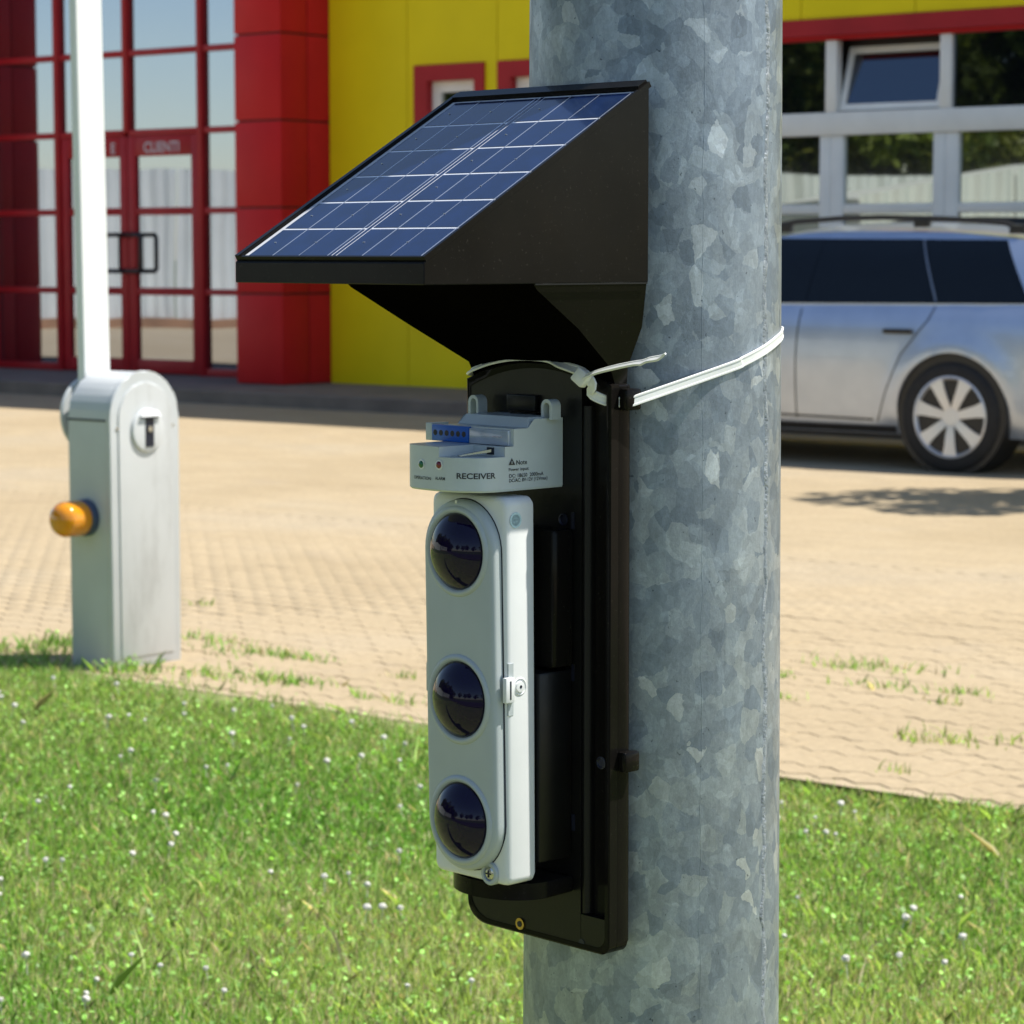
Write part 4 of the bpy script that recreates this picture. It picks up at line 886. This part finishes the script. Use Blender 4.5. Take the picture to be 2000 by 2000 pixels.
# continuous outer wall whose top steps with the levels
def wall_top(p, right):
    x, y = p
    if y < .1435: return Z4 - .001
    if y < .1500: return Z3 + (Z4 - .001 - Z3) * (.1500 - y) / .0065
    if y < .1640: return Z3
    if y < .1725: return Z2
    return (Z1 + .0002) if x > -.0128 else Z2
b = MB(); dense = []
for p, q in zip(PLAN, PLAN[1:]):
    for k in range(6): dense.append((p[0] + (q[0] - p[0]) * k / 6, p[1] + (q[1] - p[1]) * k / 6))
cols_ = []
for i_, p in enumerate(dense):
    q = dense[min(i_ + 1, len(dense) - 1)]; o_ = dense[max(0, i_ - 1)]; t = Vector((q[0] - o_[0], q[1] - o_[1])).normalized(); nn = Vector((t.y, -t.x)) * (-1)
    if nn.dot(Vector((p[0] - cx_, p[1] - .15))) < 0: nn = -nn
    cols_.append((p[0] + nn.x * .0002, p[1] + nn.y * .0002, wall_top(p, p[0] > cx_)))
for (xa, ya, za), (xb, yb, zb_) in zip(cols_, cols_[1:]):
    z_ = min(za, zb_) if abs(za - zb_) > .0015 else None
    vs = [D(xa, ya, Z0 + .0013), D(xb, yb, Z0 + .0013), D(xb, yb, z_ or zb_), D(xa, ya, z_ or za)]; b.bm.faces.new([b.bm.verts.new(v) for v in vs])
bmesh.ops.remove_doubles(b.bm, verts=b.bm.verts[:], dist=1e-6)
b.build('outer_wall', M['label_plastic'], rec, 38)
# terminal block, clear cover, switch lever
tx0, tx1, tx2, tx3 = [dfy(790 + c / 6.0375, 790 + 350 / 6.0375, .1645)[0] for c in (275, 350, 780, 1245)]
DBX('terminal_end', 'label_plastic', tx0, tx1 - .0002, .1500, .1666, Z2 + .0002, Z3 + .0006, .0004, rec); DBX('terminal_block', 'blue_plastic', tx1, tx2, .1605, .1668, Z2 + .0002, Z3 - .0004, .0004, rec); DBX('clear_cover', 'clear_plastic', tx2 + .0004, min(tx3, .0185), .1605, .1664, Z2 + .0002, Z3 - .0012, .0005, rec)
for k in range(6):
    x = tx1 + (tx2 - tx1) * (k + .62) / 6.4; MB().lathe([(0, 0), (.0021, 0), (.0021, .0004), (0, .0004)], D(x, .1665, Z2 + .0062), (0, -1, 0), 16).build('terminal_hole', M['hole_dark'], rec)
b = MB()
for k, w_ in enumerate((.0012, .001, .0014, .0009, .0013, .001)): b.box(.0 + k * .0019, .0 + k * .0019 + w_, -.1668, -.1664, 1.1188 - ZB - .0004 * (k % 2), 1.1194 - ZB)
b.build('cover_print', M['ink_white'], rec)
DBX('switch', 'hole_dark', .002, .0085, .1722, .1735, 1.1068, 1.1118, 0, rec); 
b = MB().prism([D(-.0080, .1925, 1.1059), D(-.0035, .1945, 1.1059), D(.0065, .1735, 1.1085), D(.0035, .1735, 1.1085)], [D(-.0080, .1925, 1.1067), D(-.0035, .1945, 1.1067), D(.0065, .1735, 1.1105), D(.0035, .1735, 1.1105)]); b.build('switch_lever', M['chrome'], rec)
# lugs
for px in (932, 1075):
    x = dfy(px, 780, .127)[0]; zt_ = 1.1445; b = MB(); L0, L1 = [], []
    def lug(r, hz0): return [(x + r * math.cos(math.pi * k / 14), zt_ - .0052 + r * math.sin(math.pi * k / 14)) for k in range(15)]
    ou = [(x + .0055, Z4 - .002)] + lug(.0055, 0) + [(x - .0055, Z4 - .002)]; inn = [(x + .0030, Z4 - .002)] + lug(.0030, 0) + [(x - .0030, Z4 - .002)]
    b.loft([[D(p[0], .122, p[1]) for p in ou], [D(p[0], .131, p[1]) for p in ou], [D(p[0], .131, p[1]) for p in inn], [D(p[0], .122, p[1]) for p in inn], [D(p[0], .122, p[1]) for p in ou]], cap=False, closed=False); b.build('lug', M['label_plastic'], rec, 40)
# print wraps round the wall: arc length along PLAN
cum = [0]
for p, q in zip(PLAN, PLAN[1:]): cum.append(cum[-1] + math.hypot(q[0] - p[0], q[1] - p[1]))
def wall_at(s):
    s = max(0, min(cum[-1] - 1e-6, s)); i = max(j for j in range(len(cum)) if cum[j] <= s); i = min(i, len(PLAN) - 2); f = (s - cum[i]) / (cum[i + 1] - cum[i])
    p, q = PLAN[i], PLAN[i + 1]; t = Vector((q[0] - p[0], q[1] - p[1])).normalized(); return (p[0] + (q[0] - p[0]) * f, p[1] + (q[1] - p[1]) * f), Vector((t.y, -t.x)) * -1
def to_px(P):
    d = P - CAM; z = d.dot(FW); return 1000 + F_PX * d.x / z, 1000 - F_PX * d.dot(UP) / z
def wpt(x, y, z): return AX + AD * x + ND * y + Vector((0, 0, z))
def s_of(px):                                        # arc length where the visible wall meets a pixel column
    best = None
    for k in range(400):
        s = cum[-1] * .62 * k / 399; (x, y), _ = wall_at(s)
        if y < .13: continue
        e = abs(to_px(wpt(x, y, 1.09))[0] - px)
        if best is None or e < best[0]: best = (e, s)
    return best[1]
def z_of(px, py):
    (x, y), _ = wall_at(s_of(px)); lo, hi = 1.07, 1.15
    for _ in range(30):
        m_ = (lo + hi) / 2
        if to_px(wpt(x, y, m_))[1] > py: lo = m_
        else: hi = m_
    return lo
def wrap_mesh(me, name, mat, s_left, s_right, zb, zt):
    bm_ = bmesh.new(); bm_.from_mesh(me); xs = [v.co.x for v in bm_.verts]; ysv = [v.co.y for v in bm_.verts]; x0, x1, y0, y1 = min(xs), max(xs), min(ysv), max(ysv)
    for k in range(1, 14):
        bmesh.ops.bisect_plane(bm_, geom=bm_.verts[:] + bm_.edges[:] + bm_.faces[:], plane_co=(x0 + (x1 - x0) * k / 14, 0, 0), plane_no=(1, 0, 0))
    for v in bm_.verts:
        f = (v.co.x - x0) / (x1 - x0); s = s_left + (s_right - s_left) * f; (x, y), nn = wall_at(s); z = zb + (zt - zb) * (v.co.y - y0) / (y1 - y0); v.co = D(x + nn.x * .00045, y + nn.y * .00045, z)
    bmesh.ops.recalc_face_normals(bm_, faces=bm_.faces[:]); bm_.to_mesh(me); bm_.free(); return link(name, me, M[mat], rec)
(px_, py_), n_ = wall_at(cum[-1] * .5)
if n_.y < 0:
    _w = wall_at
    def wall_at(s, _w=_w): p, n_ = _w(s); return p, -n_
def ctext(s, xl, xr, yt, yb):
    me = text_mesh(s, 1.0, .022 if s == 'RECEIVER' else .010); g = lambda c, e: (790 + c / 6.0375, 790 + e / 6.0375); a, b_ = g(xl, yb), g(xr, yt); xm = (a[0] + b_[0]) / 2; sl_ = 0
    wrap_mesh(me, 'lettering', 'ink', s_of(a[0]), s_of(b_[0]), z_of(xm, a[1]), z_of(xm, b_[1]))
ctext('OPERATION', 120, 315, 846, 884); ctext('ALARM', 366, 482, 853, 891); ctext('RECEIVER', 615, 1070, 812, 882)
ctext('Note', 1315, 1440, 652, 708); ctext('Power input:', 1226, 1462, 742, 790); ctext('DC: 18650  2000mA', 1228, 1632, 806, 850); ctext('DC/AC: 8V-12V (12Vmax)', 1230, 1742, 856, 912)
def wall_poly(name, mat, pts):
    g = lambda c, e: (790 + c / 6.0375, 790 + e / 6.0375); b = MB(); vs = []
    for c, e in pts:
        pxy = g(c, e); s = s_of(pxy[0]); (x, y), nn = wall_at(s); vs.append(b.bm.verts.new(D(x + nn.x * .0005, y + nn.y * .0005, z_of(*pxy))))
    b.bm.faces.new(vs); return b.build(name, M[mat], rec)
wall_poly('warning_triangle', 'ink', [(1222, 716), (1300, 712), (1262, 632)]); w = wall_poly('warning_mark', 'label_plastic', [(1256, 700), (1266, 700), (1266, 668), (1256, 668)])
for v in w.data.vertices: v.co += Vector((.0003, -.0002, 0))
for c, e, mt in ((205, 705, 'green_led'), (412, 712, 'red_led')):
    pxy = (790 + c / 6.0375, 790 + e / 6.0375); s = s_of(pxy[0]); (x, y), nn = wall_at(s); z = z_of(*pxy); ax = (nn.x, -nn.y, 0); cc = D(x, y, z)
    MB().lathe([(.0026, -.0004), (.0034, .0001), (.0036, .0006), (.0026, .0007)], cc, ax, 28).build('led_bezel', M['white_plastic'], rec, 50)
    MB().lathe([(0.0026, .0003), (.0024, .0012), (.0016, .0019), (0, .0022)], cc, ax, 24).build('led', M[mt], rec, 60)

# ------------------------------------------------------------------ cable tie
tie = empty('cable_tie', AX + Vector((0, 0, ZB)), -YAW); tag(tie, 'white nylon cable tie looped around pole and detector with its tail sticking out', 'cable tie')
hx_, hz_ = dfy(1141, 737, .124)
pts = [(X0 - .002, .090, 1.1600), (X0 - .0022, .104, 1.1605), (X0 + .004, .1130, 1.1612), (-.06, .1135, 1.1668), (-.038, .1140, 1.1708), (-.0165, .1145, 1.1724), (.006, .1150, 1.1717), (.022, .1185, 1.1685), (hx_ - .004, .1215, hz_ + .003), (hx_ + .006, .1215, hz_ - .005), (.052, .1190, 1.1500), (.0580, .1135, 1.1455), (.0630, .1085, 1.1440), (.0690, .1020, 1.1437), (.0745, .0980, 1.1450)]
nr = [(-1, .2, 0), (-1, .3, .2), (-.4, .5, .8)] + [(0, .45, 1)] * 4 + [(0, .55, .9), (0, .8, .6), (.1, 1, .3), (.2, 1, .2), (.5, 1, .1), (.8, .8, 0), (1, .6, 0), (1, .6, 0)]
for k in range(29):
    pd = 78 + (283 - 78) * k / 28; ph = R(pd); z = ci([(78, 1.1665), (95, 1.1755), (112, 1.184), (131, 1.190), (180, 1.190), (283, 1.163)], pd)
    r_ = pr(z) + .0004; pts.append((r_ * math.sin(ph), r_ * math.cos(ph), z)); nr.append((math.sin(ph), math.cos(ph), 0))
pts.append((X0 - .002, .088, 1.1600)); nr.append((-1, .1, 0))
def fine(P, n=4):
    out = []
    P = [Vector(p) for p in P]
    for i in range(len(P) - 1):
        p0, p1, p2, p3 = P[max(i - 1, 0)], P[i], P[i + 1], P[min(i + 2, len(P) - 1)]
        for k in range(n): t = k / n; out.append(.5 * ((2 * p1) + (p2 - p0) * t + (2 * p0 - 5 * p1 + 4 * p2 - p3) * t * t + (3 * p1 - p0 - 3 * p2 + p3) * t ** 3))
    return out + [P[-1]]
fp, fn = fine(pts), fine(nr)
MB().ribbon([D(*p) for p in fp], [Vector((n_[0], -n_[1], n_[2])) for n_ in fn], .0074, .0015).build('strap', M['nylon'], tie, 22)
hd_ = MB().box(-.0055, .0055, -.0045, .0045, -.0055, .0055, .0016).build('head', M['nylon'], tie, 40); hd_.location = D(hx_, .1265, hz_); hd_.rotation_euler = (R(-8), R(38), R(14))
tl = []
for px, py, y in ((1143, 737, .131), (1170, 727, .136), (1205, 718, .142), (1240, 711, .148), (1256, 709, .151), (1268, 704, .153), (1290, 700, .156), (1301, 692, .158)):
    x, z = dfy(px, py, y); tl.append(D(x, y, z))
tn = [Vector((-.45, -.55, .75 + .1 * (k % 2))) for k in range(8)]
MB().ribbon(fine(tl, 3), fine(tn, 3), [.0052] * 12 + [.0064] * 3 + [.0058] * 4 + [.0042, .003, .0014], .0014).build('tail', M['nylon'], tie, 22)
